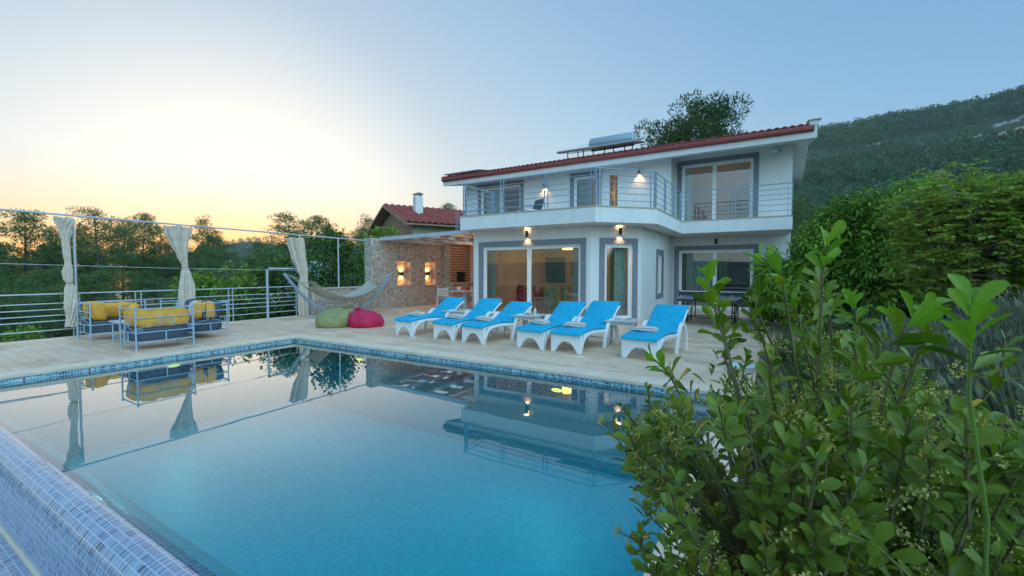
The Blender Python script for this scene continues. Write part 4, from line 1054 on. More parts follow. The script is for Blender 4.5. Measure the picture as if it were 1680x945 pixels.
def make_lounger(back=.755, lab=''):
    t = thing('sun_lounger', lab, 'sun lounger', (0,0,0), 0, 'white sun loungers in a row by the pool')
    f = MB(); hw = .325
    # front plate with an arch cut out
    top = [(-hw+.02, .335), (hw-.02, .335)]; arch = [(x, .215-.17*(abs(x)/.22)**2.2 if abs(x) < .22 else 0) for x in [(.245-.49*k/18) for k in range(19)]]
    pts = [(-hw,.0),(-hw+.015,.2)] + top + [(hw-.015,.2),(hw,0)] + [(x, max(0,z)) for x, z in arch]
    n = len(pts); k = len(f.v)
    # cut into quads between outer outline and arch
    xs = [-hw+.65*i/26 for i in range(27)]
    for y in (0, .05):
        for x in xs: f.v.append((x*1.0, y+.03*0, .335)); f.v.append((x, y, max(0.0, .205*(1-(abs(x)/.235)**2.4)) if abs(x) < .235 else 0.0))
    w2 = 27
    for i in range(w2-1):
        a = k+2*i; f.f += [(a, a+2, a+3, a+1)]; b2 = a+2*w2; f.f += [(b2, b2+1, b2+3, b2+2), (a, b2, b2+2, a+2), (a+1, a+3, b2+3, b2+1)]
    f.f += [(k, k+1, k+1+2*w2, k+2*w2), (k+2*w2-2, k+4*w2-2, k+4*w2-1, k+2*w2-1)]
    for sx in (-1, 1):
        x0, x1 = sorted((sx*hw, sx*(hw-.05)))
        bar(f, smooth_curve([(.03,.0),(.055,.13),(.12,.25),(.24,.325),(.45,.355),(.75,.345),(1.02,.33)]), x0, x1, [.055+.0*i for i in range(37)])
        x0, x1 = sorted((sx*(hw+.045), sx*(hw-.012)))
        bar(f, smooth_curve([(.88,.0),(.93,.2),(1.02,.40),(1.14,.51),(1.27,.50),(1.38,.38),(1.45,.2),(1.47,.0)]), x0, x1, .06)
        f.box(min(sx*hw, sx*(hw+.02)), max(sx*hw, sx*(hw+.02)), .93, 1.1, .30, .36)
    f.build('frame', M['white'], t, 40, bevel=.006)
    s = MB(); ribbon(s, smooth_curve([(.01,.325),(.25,.355),(.55,.375),(.85,.355),(1.05,.345)]), .03, -.30, .30); s.build('seat_deck', M['white'], t, 50)
    s = MB(); e = back; ribbon(s, smooth_curve([(1.06,.345),(1.25,.45),(1.46,.345+(e-.345)*.66),(1.66,e-.02)]), .035, -.325, .325); s.build('backrest', M['white'], t, 50)
    s = MB(); s.tube([(-.22,1.45,.345+(e-.345)*.55),(-.22,1.40,.10)], .014, 6); s.tube([(.22,1.45,.345+(e-.345)*.55),(.22,1.40,.10)], .014, 6); s.tube([(-.33,1.40,.12),(.33,1.40,.12)], .014, 6); s.build('back_support', M['white'], t, 40)
    c = MB(); ribbon(c, smooth_curve([(-.035,.335),(-.01,.37),(.22,.40),(.5,.425),(.82,.405),(1.02,.40),(1.16,.455),(1.34,.345+(e-.345)*.5+.055),(1.55,.345+(e-.345)*.87+.05),(1.67,e+.04)], 5), .062, -.315, .315, .03)
    c.build('cushion', M['bluecush'], t, 60)
    c = MB()
    for q in ((.30,.438),(.78,.440),(1.20,.515),(1.46,.345+(e-.345)*.70+.085)): c.tube([(-.312,q[0],q[1]-.004),(0,q[0],q[1]-.004),(.312,q[0],q[1]-.004)], .005, 5)
    c.build('cushion_seam', M['bluecush'], t, 60)
    return t
def make_towel():
    t = thing('folded_towel', '', 'towel', (0,0,0), 0, 'cream towels on the loungers')
    b = MB()
    for k, (z0, z1, sx, sy, ox) in enumerate(((0,.022,.20,.125,0),(.022,.045,.195,.12,.004),(.045,.066,.19,.118,-.004))):
        n = 40; rings = []
        for i in range(7):
            q = i/6; e = 1-.06*abs(2*q-1)**3
            ring = []
            for j in range(n):
                a = 2*math.pi*j/n; p = 5; cc, ss = math.cos(a), math.sin(a); g = (abs(cc)**p+abs(ss)**p)**(-1/p)
                ring.append((ox+sx*g*cc*e, sy*g*ss*e*(1+.04*math.sin(3*a+k)), z0+(z1-z0)*q+.006*math.sin(2*a+k*1.7)*1))
            rings.append(ring)
        b.loft(rings)
    b.build('towel_layers', M['towel'], t, 60)
    b = MB(); b.tube([(-.196,-.124,.02),(-.1,-.13,.024),(.05,-.128,.02),(.196,-.122,.022)], .009, 5); b.build('hem', M['towel'], t, 60)
    return t
LG = [(-7.37,7.30,-8,.80,'leftmost sun lounger of the row, nearest the bean bags','towel on the leftmost sun lounger'),
      (-6.20,7.33,-6,.82,'sun lounger second from the left, right of the small side table','towel on the second lounger from the left'),
      (-5.36,7.27,-8,.84,'sun lounger third from the left, before the side table with a bottle','towel on the third lounger from the left'),
      (-4.03,7.33,-7,.84,'sun lounger fourth from the left, right of the side table with a bottle','towel on the fourth lounger from the left'),
      (-3.26,7.29,-7,.86,'sun lounger second from the right, left of the tray-topped side table','towel on the second lounger from the right'),
      (-1.93,7.36,-7,.88,'rightmost sun lounger of the row, standing alone by the table tennis table','towel on the rightmost sun lounger')]
base = make_lounger(); tw = make_towel(); var = {2: .71, 4: .80, 5: .77}
for i, (x, y, a, e, lab, tl) in enumerate(LG):
    if i == 0: o = base; o.location = (x, y, 0); o.rotation_euler = (0,0,R(a)); o['label'] = 'turquoise-cushioned ' + lab
    elif i in var: o = make_lounger(var[i], 'turquoise-cushioned ' + lab); o.location = (x, y, 0); o.rotation_euler = (0,0,R(a))
    else: o = dup(base, (x, y, 0), R(a), 'turquoise-cushioned ' + lab)
    o.scale = (1, 1, 1)
    ca, sa = math.cos(R(a)), math.sin(R(a)); lx, ly = rnd.uniform(-.05,.03), .42+rnd.uniform(-.03,.04)
    p = (x+ca*lx-sa*ly, y+sa*lx+ca*ly, .452)
    if i == 0: tw.location = p; tw.rotation_euler = (R(1.5),0,R(a+4)); tw['label'] = 'folded cream ' + tl
    else: q = dup(tw, p, R(a+rnd.uniform(-14,14)), 'folded cream ' + tl); q.rotation_euler.x = R(1.5)
def make_side_table():
    t = thing('side_table', '', 'side table', (0,0,0), 0, 'grey side tables between the loungers')
    b = MB(); [b.box(-.30,.30,-.30+.101*i,-.203+.101*i,.50,.525) for i in range(6)]; b.build('tabletop', M['sidetable'], t, bevel=.004)
    b = MB(); b.box(-.25,.25,-.25,-.225,.43,.499); b.box(-.25,.25,.225,.25,.43,.499); b.box(-.25,-.225,-.224,.224,.43,.499); b.box(.225,.25,-.224,.224,.43,.499); b.build('apron', M['sidetable'], t)
    for sx in (-1,1):
        for sy in (-1,1): b = MB(); b.extr([(sx*.24-.028,sy*.24-.02,.498),(sx*.24+.028,sy*.24-.02,.498),(sx*.26+.022,sy*.26-.016,0),(sx*.26-.022,sy*.26-.016,0)], (0,.045,0)); b.build('leg', M['sidetable'], t)
    return t
st = make_side_table()
ST = [(-6.78,8.62,R(6),'grey wooden side table between the two leftmost loungers'), (-4.70,8.52,R(5),'grey wooden side table holding a small bottle'), (-2.62,8.62,R(8),'grey wooden side table left of the rightmost lounger')]
for i, (x, y, a, lab) in enumerate(ST):
    if i == 0: st.location = (x,y,0); st.rotation_euler = (0,0,a); st['label'] = lab
    else: dup(st, (x,y,0), a, lab)
t = thing('lotion_bottle', 'small pale bottle with orange cap standing on the side table', 'bottle', (-4.55, 8.50, .526))
b = MB(); b.lathe([(.001,0),(.032,0),(.034,.02),(.034,.11),(.02,.14),(.016,.15),(.001,.15)], n=16); b.build('bottle_body', M['towel'], t, 50)
M['orange'] = simple('orange_cap', (.55,.18,.06), .5)
b = MB(); b.lathe([(.001,.15),(.018,.15),(.018,.19),(.001,.19)], n=12); b.build('bottle_cap', M['orange'], t, 40)
for x, y, z, a, lab in ((-4.85,8.55,.526,.4,'open magazine beside the bottle on the side table'), (-2.55,8.62,.526,.5,'magazine lying on the right side table')):
    t = thing('magazine', lab, 'magazine', (x,y,z), a)
    b = MB(); b.extr([(-.14,-.1,0),(0,-.1,.006),(.14,-.1,0),(.14,-.1,.010),(0,-.1,.016),(-.14,-.1,.010)], (0,.2,0)); b.build('pages', M['towel'], t); b = MB(); b.box(.02,.12,-.08,.08,.0165,.0185); b.build('picture_page', M['artblue'], t)
t = thing('ashtray', 'small shallow dish on the leftmost side table', 'dish', (-6.75, 8.6, .526)); b = MB(); b.lathe([(.001,0),(.05,0),(.06,.03),(.052,.03),(.045,.01),(.001,.01)], n=16); b.build('dish_body', M['dinewood'], t, 50); b = MB(); b.lathe([(.051,.029),(.062,.029),(.062,.034),(.051,.034)], n=16); b.build('dish_rim', M['dinewood'], t, 50)

# ------------------------------------------------------------------ table tennis
t = thing('table_tennis_table', 'folding grey-blue table tennis table with net, before the garden door', 'table', (-1.56, 14.0, 0))
b = MB(); b.box(-.76,.76,-1.37,-.004,.735,.76); b.box(-.76,.76,.004,1.37,.735,.76); b.build('tabletop', M['ttblue'], t, bevel=.003)
b = MB()
for x0,x1,y0,y1 in ((-.76,.76,-1.37,-1.35),(-.76,.76,1.35,1.37),(-.76,-.74,-1.349,1.349),(.74,.76,-1.349,1.349),(-.004,.004,-1.349,1.349)): b.box(x0,x1,y0,y1,.7602,.762)
b.build('painted_lines', M['pvc'], t)
b = MB(); b.box(-.74,.74,-1.34,-1.31,.68,.734); b.box(-.74,.74,1.31,1.34,.68,.734); b.box(-.74,-.71,-1.309,1.309,.68,.734); b.box(.71,.74,-1.309,1.309,.68,.734); b.build('apron', M['metaldark'], t)
for sx in (-1,1):
    for sy in (-1.15,-.30,.30,1.15): b = MB(); b.tube([(sx*.62,sy,.0 if abs(sy) > 1 else .07),(sx*.62,sy,.70)], .017, 8); b.build('leg', M['metaldark'], t, 40)
b = MB()
for sx in (-1,1): b.tube([(sx*.62,-.30,.16),(sx*.62,.30,.16)], .016, 6); b.tube([(sx*.62,-1.15,.5),(sx*.62,-.3,.25)], .012, 6); b.tube([(sx*.62,1.15,.5),(sx*.62,.3,.25)], .012, 6)
for sy in (-.30,.30): b.tube([(-.62,sy,.16),(.62,sy,.16)], .016, 6)
b.build('undercarriage', M['metaldark'], t, 40)
for sx in (-.62,.62):
    for sy in (-.30,.30): b = MB(); b.lathe([(.02,-.02),(.07,-.02),(.075,-.008),(.075,.008),(.07,.02),(.02,.02)], (sx,sy,.075), 18, 'x'); b.build('wheel', M['rubber'], t, 40)
b = MB(); b.box(-.90,.90,-.003,.003,.775,.89); b.build('net', M['metaldark'], t)
b = MB(); b.box(-.90,.90,-.005,.005,.891,.912); b.build('net_band', M['pvc'], t)
for sx in (-.91,.91): b = MB(); b.box(sx-.02,sx+.02,-.03,.03,.72,.915); b.build('net_post', M['metaldark'], t)
t = thing('table_tennis_bat', 'wooden bat lying on the table tennis table', 'bat', (-1.6, 12.95, .7625), R(100))
b = MB(); b.extr([(.075*math.cos(2*math.pi*k/20),.08*math.sin(2*math.pi*k/20),0) for k in range(20)], (0,0,.014)); b.build('blade', M['orange'], t); b = MB(); b.box(-.014,.014,-.18,-.07,0,.022); b.build('bat_handle', M['dinewood'], t, bevel=.004)
t = thing('plastic_tray', 'pale blue shallow tray on the paving behind the shrub', 'tray', (-.40, 7.35, 0), R(20)); t.scale = (.6,.6,.8)
b = MB(); rings = []
for r_, z in ((.20,0),(.26,.09),(.27,.10),(.25,.10),(.19,.015)): rings.append([(r_*1.1*max(-1,min(1,1.3*math.cos(2*math.pi*k/24))), r_*max(-1,min(1,1.3*math.sin(2*math.pi*k/24))), z) for k in range(24)])
M['paleblue'] = simple('pale_blue_plastic', (.50,.62,.72), .4)
b.loft(rings); b.build('tray_body', M['paleblue'], t, 40); b = MB(); [b.tube([(e*.28,-.06,.10),(e*.32,0,.11),(e*.28,.06,.10)], .012, 6) for e in (-1,1)]; b.build('tray_handle', M['paleblue'], t, 40)
t = thing('garden_spotlight', 'small dark garden spotlight standing at the edge of the paving', 'garden light', (-.62, 7.62, 0)); t.scale = (.6,.6,.7)
b = MB(); b.tube([(0,0,0),(0,0,.16)], .012, 6); b.build('stake', M['metaldark'], t, 40); b = MB(); b.lathe([(.001,.14),(.035,.14),(.045,.17),(.045,.22),(.001,.22)], n=14); b.build('lamp_head', M['metaldark'], t, 40)

# ------------------------------------------------------------------ foliage
rs = np.random.RandomState(11)
def unit(v): return v/np.maximum(np.linalg.norm(v, axis=-1, keepdims=True), 1e-9)
TPL = {
 'quad': ([(0,0,0),(.5,-.5,0),(1,0,0),(.5,.5,0)], [(0,1,2,3)]),
 'fold': ([(0,0,0),(.45,-.5,.10),(1,0,-.12),(.45,.5,.10),(.45,0,0)], [(0,1,4),(1,2,4),(2,3,4),(3,0,4)]),
 'droop': ([(0,0,0),(.35,-.5,.06),(.35,0,.02),(.35,.5,.06),(.75,-.4,-.06),(.75,0,-.11),(.75,.4,-.06),(1,0,-.30)], [(0,1,2),(0,2,3),(1,4,5,2),(2,5,6,3),(4,7,5),(5,7,6)]),
}
def big_tpl():
    rows = [(0,.03,0),(.12,.12,0),(.3,.27,.01),(.5,.41,.012),(.68,.49,.004),(.84,.44,-.02),(.95,.24,-.045),(1,.05,-.06)]
    v = []; f = []
    for t_, w, c in rows:
        for s_, e in ((-1,.085),(-.5,.03),(0,0),(.5,.03),(1,.085)): v.append((t_, s_*w, c + e*w*2.2))
    for i in range(len(rows)-1):
        for j in range(4): a = i*5+j; f.append((a, a+1, a+6, a+5))
    return v, f
TPL['big'] = big_tpl()
def leaves(name, P, D, Nn, Ln, W, mat, tpl='quad', parent=None, smooth=False, world=True):
    """one mesh of many separate leaves: P base points, D directions, Nn rough normals, Ln lengths, W widths"""
    P = np.asarray(P, float); D = unit(np.asarray(D, float)); Nn = np.asarray(Nn, float); n = len(P)
    Ln = np.broadcast_to(np.asarray(Ln, float), (n,)); W = np.broadcast_to(np.asarray(W, float), (n,))
    S = unit(np.cross(Nn, D)); Nn = unit(np.cross(D, S))
    tv, tf = TPL[tpl]; tv = np.array(tv); k = len(tv)
    if world and parent is not None: P = P - np.array(parent.location)
    V = P[:,None,:] + D[:,None,:]*(tv[:,0][None,:,None]*Ln[:,None,None]) + S[:,None,:]*(tv[:,1][None,:,None]*W[:,None,None]) + Nn[:,None,:]*(tv[:,2][None,:,None]*Ln[:,None,None])
    V = V.reshape(-1,3)
    sizes = np.array([len(f) for f in tf]); flat = np.concatenate([np.array(f) for f in tf])
    loops = (flat[None,:] + (np.arange(n)*k)[:,None]).reshape(-1)
    tot = np.tile(sizes, n); start = np.concatenate([[0], np.cumsum(tot)[:-1]])
    me = bpy.data.meshes.new(name)
    me.vertices.add(len(V)); me.vertices.foreach_set('co', V.astype(np.float32).ravel())
    me.loops.add(len(loops)); me.loops.foreach_set('vertex_index', loops.astype(np.int32))
    me.polygons.add(len(tot)); me.polygons.foreach_set('loop_start', start.astype(np.int32)); me.polygons.foreach_set('loop_total', tot.astype(np.int32))
    me.update(calc_edges=True); me.validate()
    if smooth: me.shade_smooth()
    if tpl == 'big':
        uvl = me.uv_layers.new(name='UVMap'); lt = np.tile(tv[:,:2], (n,1))[loops].astype(np.float32); uvl.data.foreach_set('uv', lt.ravel())
    me.materials.append(mat)
    o = bpy.data.objects.new(name, me); COL.objects.link(o)
    if parent is not None: o.parent = parent
    return o
def randdir(n): return unit(rs.normal(size=(n,3)))
def limb(m, a, b, r0, r1, bend=.12, k=6, n=6):
    a = np.array(a); b = np.array(b); ln = np.linalg.norm(b-a); o = rs.normal(size=3)*bend*ln
    path = [tuple(a+(b-a)*q + o*math.sin(math.pi*q)*.5) for q in np.linspace(0,1,k)]
    m.tube(path, [r0+(r1-r0)*q for q in np.linspace(0,1,k)], n); return path
def make_pine(name, lab, H, spread, nb, leafn, seed, base=.35, tr=(.18,.34), cat='tree', leafL=.21, group=None, flat=.55):
    """open-crowned pine at the origin: bent trunk, tiers of limbs, needle tufts as small blades"""
    global rs
    rs = np.random.RandomState(seed)
    t = thing(name, lab, cat, (0,0,0), 0, group)
    m = MB(); lean = rs.normal(size=2)*.05*H
    tp = [(lean[0]*q*q, lean[1]*q*q, H*q) for q in np.linspace(0,.97,10)]
    m.tube(tp, [max(.02, .022*H*(1-q*.92)) for q in np.linspace(0,1,10)], 8)
    P = []; tufts = []
    for i in range(nb):
        q = base + (1-base)*(i+.5)/nb; q += rs.uniform(-.02,.02)
        shape = math.sin(math.pi*min(1, (q-base)/(1-base)*.80+.18))**.8
        rad = spread*shape*rs.uniform(.45,1.15)
        a = i*2.4 + rs.uniform(-.5,.5); z = H*q
        st = np.array([lean[0]*q*q, lean[1]*q*q, z]); en = st + np.array([math.cos(a)*rad, math.sin(a)*rad, rad*rs.uniform(.05,.45)])
        limb(m, st, en, .010*H*(1.1-q)+.01, .012, .15)
        k = max(2, int(rad/spread*6))
        for j in range(k):
            f = .35+.65*(j+1)/k; c = st+(en-st)*f + rs.normal(size=3)*np.array([.12,.12,.06])*spread
            tufts.append((c, spread*rs.uniform(*tr)))
            limb(m, st+(en-st)*f*.9, c, .02, .008, .1, 4, 5)
    tufts.append((np.array([lean[0],lean[1],H*.98]), spread*.2))
    m.build('trunk', M['trunk'], t, 60)
    Ps, Ds = [], []
    for c, r in tufts:
        n = int(1.15*leafn*(r/(spread*.23))**2)
        d = randdir(n); rr = rs.uniform(.25,1.0,(n,1))**.6*r
        Ps.append(c + d*rr*np.array([1,1,flat])); Ds.append(unit(d + np.array([0,0,.5]) + rs.normal(size=(n,3))*.5))
    P = np.concatenate(Ps); D = np.concatenate(Ds); n = len(P)
    leaves('crown', P, D, randdir(n), rs.uniform(.7,1.4,n)*leafL, rs.uniform(.25,.42,n)*leafL, M['pine'], 'quad', t, world=False)
    return t
PINES = [make_pine('pine_tree', '', 11, 2.7, 26, 62, 3), make_pine('pine_tree', '', 11, 3.3, 22, 66, 5, .42), make_pine('pine_tree', '', 11, 2.3, 30, 56, 8, .30), make_pine('pine_tree', '', 11, 3.0, 20, 70, 13, .5)]
used = [False]*4
GP = 'pine trees below the terrace'
def put_pine(kind, x, y, top, lab, group=GP, wide=1.0, rz=None):
    g = ground(x, y); h = top-g; s = h/11
    rz = rnd.uniform(0, 6.28) if rz is None else rz
    if not used[kind]:
        used[kind] = True; o = PINES[kind]; o.location = (x,y,g-.1); o.rotation_euler = (0,0,rz); o['label'] = lab; o['group'] = group; o.scale = (s*wide, s*wide, s); return o
    return dup(PINES[kind], (x,y,g-.1), rz, lab, group, (s*wide, s*wide, s))
# pines that stand out against the sky, by direction, distance and height
for px, D, ty, kd, wd, lab in (
    (38, 34, 349, 0, 1.05, 'pine with an open crown at the far left against the pink sky'),
    (-40, 30, 352, 2, 1.1, 'pine cut by the left picture edge above the railing'),
    (88, 40, 376, 2, .8, 'short pine just left of the leftmost curtain'),
    (158, 36, 345, 1, 1.0, 'tall pine with an umbrella crown right of the leftmost curtain'),
    (128, 44, 372, 3, .9, 'small pine hidden partly by the leftmost curtain'),
    (198, 46, 358, 3, .85, 'slender pine between the two curtains, left of the densest one'),
    (228, 40, 350, 0, .85, 'dense pine midway between the leftmost and the flared curtain'),
    (262, 50, 372, 1, .8, 'low pine just left of the flared curtain'),
    (330, 46, 358, 2, .75, 'narrow pine just right of the flared curtain against the orange sky'),
    (358, 54, 378, 3, .7, 'small pine farther right of the flared curtain'),
    (478, 30, 352, 1, 1.15, 'large dark pine behind the rightmost curtain'),
    (508, 34, 354, 0, 1.1, 'broad pine right of the rightmost curtain'),
    (538, 40, 372, 3, .9, 'pine with a flat crown reaching over the bare poles'),
    (604, 55, 358, 2, .9, 'pine close to the gable of the neighbouring house'),
    (590, 48, 374, 1, .9, 'low pine left of the stone wall top'),
    (745, 70, 336, 0, .8, 'pine tip above the red roof of the neighbouring house')):
    p = atd(px, ty, D); put_pine(kd, p[0], p[1], p[2], lab, wide=wd)
# the dark mass below the skyline
k = 0
for D, n, ylo, yhi in ((22, 13, 466, 500), (27, 14, 440, 470), (30, 16, 428, 460), (40, 18, 402, 425), (56, 16, 396, 408)):
    for i in range(n):
        px = -120 + (640 if D > 25 else 560)*(i+rnd.uniform(.1,.9))/n; ty = rnd.uniform(ylo, yhi)
        if px > 395 and D < 35: continue
        p = atd(px, ty, D*rnd.uniform(.92,1.1)); k += 1
        put_pine(k % 4, p[0], p[1], p[2], 'dark pine in the dense wood below the terrace railing', 'pines in the dense wood below the terrace', rnd.uniform(1.05,1.35))
# pine behind the villa
t = make_pine('pine_tree', 'big pine standing behind the villa above its red roof', 12.4, 4.2, 38, 250, 21, .42, leafL=.22, flat=.8, tr=(.15,.27))
M['pinedark'] = leafmat('dark_pine_needles', [(.035,.075,.028), (.052,.10,.036), (.075,.13,.045)], .7, .2, spec=.12)
for ch in t.children:
    if ch.name.startswith('crown'): ch.data.materials[0] = M['pinedark']
p = atd(1150, 140, 30); t.location = (p[0], p[1], .3); t.rotation_euler = (0,0,.6)
put_pine(3, *atd(1312, 270, 34)[:2], 7.2, 'pine behind the right corner of the villa under the eave', 'pine trees behind the villa')

# leafy shrubs beyond the railing and the low wall
def make_shrub(name, lab, H, Rad, nl, seed, mat, L_, tpl='fold', cat='shrub', clumps=26, trunkm='trunk', group=None, wr=.55):
    global rs
    rs = np.random.RandomState(seed); t = thing(name, lab, cat, (0,0,0), 0, group); m = MB(); Ps=[]; Ds=[]
    for i in range(clumps):
        a = rs.uniform(0, 6.28); q = rs.uniform(.25,1); r = Rad*math.sqrt(rs.uniform(0,1))*math.sin(math.pi*min(.98, q*.75+.2))
        c = np.array([r*math.cos(a), r*math.sin(a), H*q]); limb(m, (r*.12*math.cos(a), r*.12*math.sin(a), 0), c, .018*H+.008, .006, .12, 5, 5)
        n = nl//clumps; d = randdir(n); rad = Rad*rs.uniform(.22,.42)
        Ps.append(c+d*rs.uniform(.3,1,(n,1))**.5*rad*np.array([1,1,.85])); Ds.append(unit(d+np.array([0,0,-.1])+rs.normal(size=(n,3))*.5))
    m.build('stems', M[trunkm], t, 60)
    P = np.concatenate(Ps); D = np.concatenate(Ds); n = len(P)
    leaves('foliage', P, D, np.array([0,0,1])+rs.normal(size=(n,3))*.5, rs.uniform(.7,1.3,n)*L_, rs.uniform(.8,1.2,n)*L_*wr, M[mat], tpl, t, world=False)
    return t
def place(o, x, y, rz=0, s=1): o.location = (x, y, ground(x,y)-.05); o.rotation_euler = (0,0,rz); o.scale = (s,s,s) if not isinstance(s, tuple) else s; return o
place(make_shrub('vine_bush', 'dense dark green climber bush behind the low stone wall', 3.9, 2.0, 5200, 31, 'vine', .17, clumps=44), -15.9, 11.6)
place(make_shrub('vine_bush', 'green bush behind the bare pole of the low stone wall', 3.0, 1.7, 3400, 32, 'vine', .17, clumps=34), -16.6, 10.0)
place(make_shrub('fig_tree', 'small tree with light green leaves behind the tied curtain', 3.2, 1.3, 2000, 33, 'limeleaf', .19, cat='tree', clumps=24, trunkm='greybark'), -17.2, 8.6)
place(make_shrub('fig_tree', 'thin light green sapling left of the tied curtain', 3.0, .9, 900, 34, 'limeleaf', .17, cat='tree', clumps=14, trunkm='greybark'), -17.8, 7.7)
place(make_shrub('green_bush', 'light green bush behind the railing right of the flared curtain', 2.6, 1.5, 2600, 35, 'limeleaf', .17, clumps=28), -19.2, 8.1)
place(make_shrub('green_bush', 'leafy bush at the foot of the railing left of the gate frame', 1.5, 1.3, 2200, 36, 'vine', .14, clumps=24), -16.0, 6.6)
place(make_shrub('green_bush', 'low leafy bush behind the gate in the railing', 1.35, 1.2, 1900, 37, 'vine', .13, clumps=22), -15.6, 8.3)
place(make_shrub('green_bush', 'small bright bush below the railing at the left picture edge', 1.4, .9, 1200, 38, 'limeleaf', .13, clumps=18), -16.0, 2.7)
place(make_shrub('fruit_tree', 'round light green tree standing before the gable of the neighbouring house', 5.3, 2.3, 3800, 39, 'limeleaf', .26, cat='tree', clumps=36), -22.2, 20.3)
place(make_shrub('green_bush', 'green bush below the eave of the neighbouring house', 4.6, 1.6, 1900, 40, 'limeleaf', .24, clumps=22), -20.9, 24.2)

# ------------------------------------------------------------------ neighbouring house, shed, vehicles
def camp(lat, dep): return np.array([RT[0]*lat + FW[0]/math.cos(PIT)*dep, RT[1]*lat + FW[1]/math.cos(PIT)*dep])
a0 = camp(-10.06, 35); a1 = camp(-4.5, 38.6); ud = (a1-a0)/np.linalg.norm(a1-a0)
NHz = math.atan2(ud[1], ud[0])
t = thing('neighbour_house', 'neighbouring house with red gabled roof, brown gable and white chimney', 'house', (a0[0], a0[1], -.3), NHz)
# local: x along the ridge, y across (camera side is -y)
b = MB(); b.extr([(0.5,-4.5,0),(0.5,4.5,0),(0.5,4.5,5.4),(0.5,0,6.75),(0.5,-4.5,5.4)], (13,0,0)); b.build('house_wall', M['stonecap'], t)
b = MB(); b.extr([(0.47,-4.4,4.2),(0.47,4.4,4.2),(0.47,4.4,5.35),(0.47,0,6.7),(0.47,-4.4,5.35)], (.02,0,0)); M['gable'] = simple('pale_brown_boards', (.36,.23,.14), .8, var=.2, vs=4); b.build('gable_boarding', M['gable'], t)
for sg in (-1, 1):
    m = MB(); pr = .36
    tl = tiles(0, 14, .50, [(5.3, 5.22), (0, 7.1)], .17, .5)
    vs = []
    for (x, y, z) in tl.v: vs.append((x-.3, sg*y, z))
    tl.v = vs; tl.build('roof_tiles', M['tile'], t, 50)
    m = MB(); m.extr([(-.34, sg*5.35, 5.05), (-.34, sg*5.35, 5.23), (-.34, 0, 7.10), (-.34, 0, 6.92)], (.14,0,0)); m.extr([(-.2, sg*5.3, 5.10), (-.2, sg*5.3, 5.2), (-.2, 0, 7.06), (-.2, 0, 6.95)], (14,0,0)); m.build('barge_board', M['wood'], t)
b = MB(); b.box(1.45,2.05,-2.6,-2.0,5.9,7.6); ch = b.build('chimney', M['plaster'], t)
b = MB(); [b.box(x_,x_+.08,y_,y_+.08,7.6,7.8) for x_ in (1.5,1.92) for y_ in (-2.55,-2.13)]; b.extr([(1.38,-2.68,7.8),(2.12,-2.68,7.8),(1.75,-2.68,7.95)], (0,.76,0)); b.build('chimney_cap', M['stonecap'], ch)
b = MB(); [b.box(x,x+1.2,-4.53,-4.5,3.6,4.8) for x in (8.2,)]; b.build('window', M['surround'], t)
b = MB(); b.tube([(6.0,-5.6,0),(6.0,-5.6,4.9),(6.3,-5.8,5.1)], .04, 6); b.build('wall_pipe', M['metalwhite'], t)
t = thing('garden_shed', 'shed with blue-grey metal roof behind the tied curtain', 'shed', (*atd(512,455,27)[:2], ground(*atd(512,455,27)[:2])), R(40))
b = MB(); b.box(-1.4,1.4,-1,1,0,2.0); b.build('shed_wall', M['dinewood'], t)
b = MB()
for i in range(24): b.extr([(-1.6+.133*i,-1.4,2.0),(-1.6+.133*i+.066,-1.4,2.06),(-1.6+.133*(i+1),-1.4,2.0),(-1.6+.133*(i+1),1.3,3.25),(-1.6+.133*i+.066,1.3,3.31),(-1.6+.133*i,1.3,3.25)], (0,0,-.03)) if False else b.add([(-1.6+.133*i,-1.4,1.9),(-1.6+.133*i+.066,-1.4,1.97),(-1.6+.133*i+.133,-1.4,1.9),(-1.6+.133*i+.133,1.3,3.2),(-1.6+.133*i+.066,1.3,3.27),(-1.6+.133*i,1.3,3.2)], [(0,1,4,5),(1,2,3,4)])
b.build('shed_roof', M['tank'], t); b = MB(); b.tube([(-1.62,-1.42,1.93),(-1.62,1.32,3.24),(1.62,1.32,3.24)], .05, 6); b.build('roof_edge', M['pvc'], t)
t = thing('utility_pole', 'thin pale pole with a short arm beyond the low stone wall', 'pole', (*atd(542,460,20)[:2], ground(*atd(542,460,20)[:2])))
b = MB(); b.tube([(0,0,0),(0,0,4.1)], .035, 8); b.build('pole', M['metalwhite'], t, 40); b = MB(); b.tube([(0,0,4.05),(.6,.5,4.1)], .02, 6); b.build('arm', M['metalwhite'], t)
M['carwhite'] = simple('white_car_paint', (.62,.64,.65), .25, coat=.6, bstr=0, var=.03); M['carglass'] = simple('dark_car_glass', (.03,.045,.055), .08, bstr=0); M['headlight'] = simple('clear_headlight', (.6,.62,.64), .1, bstr=0)
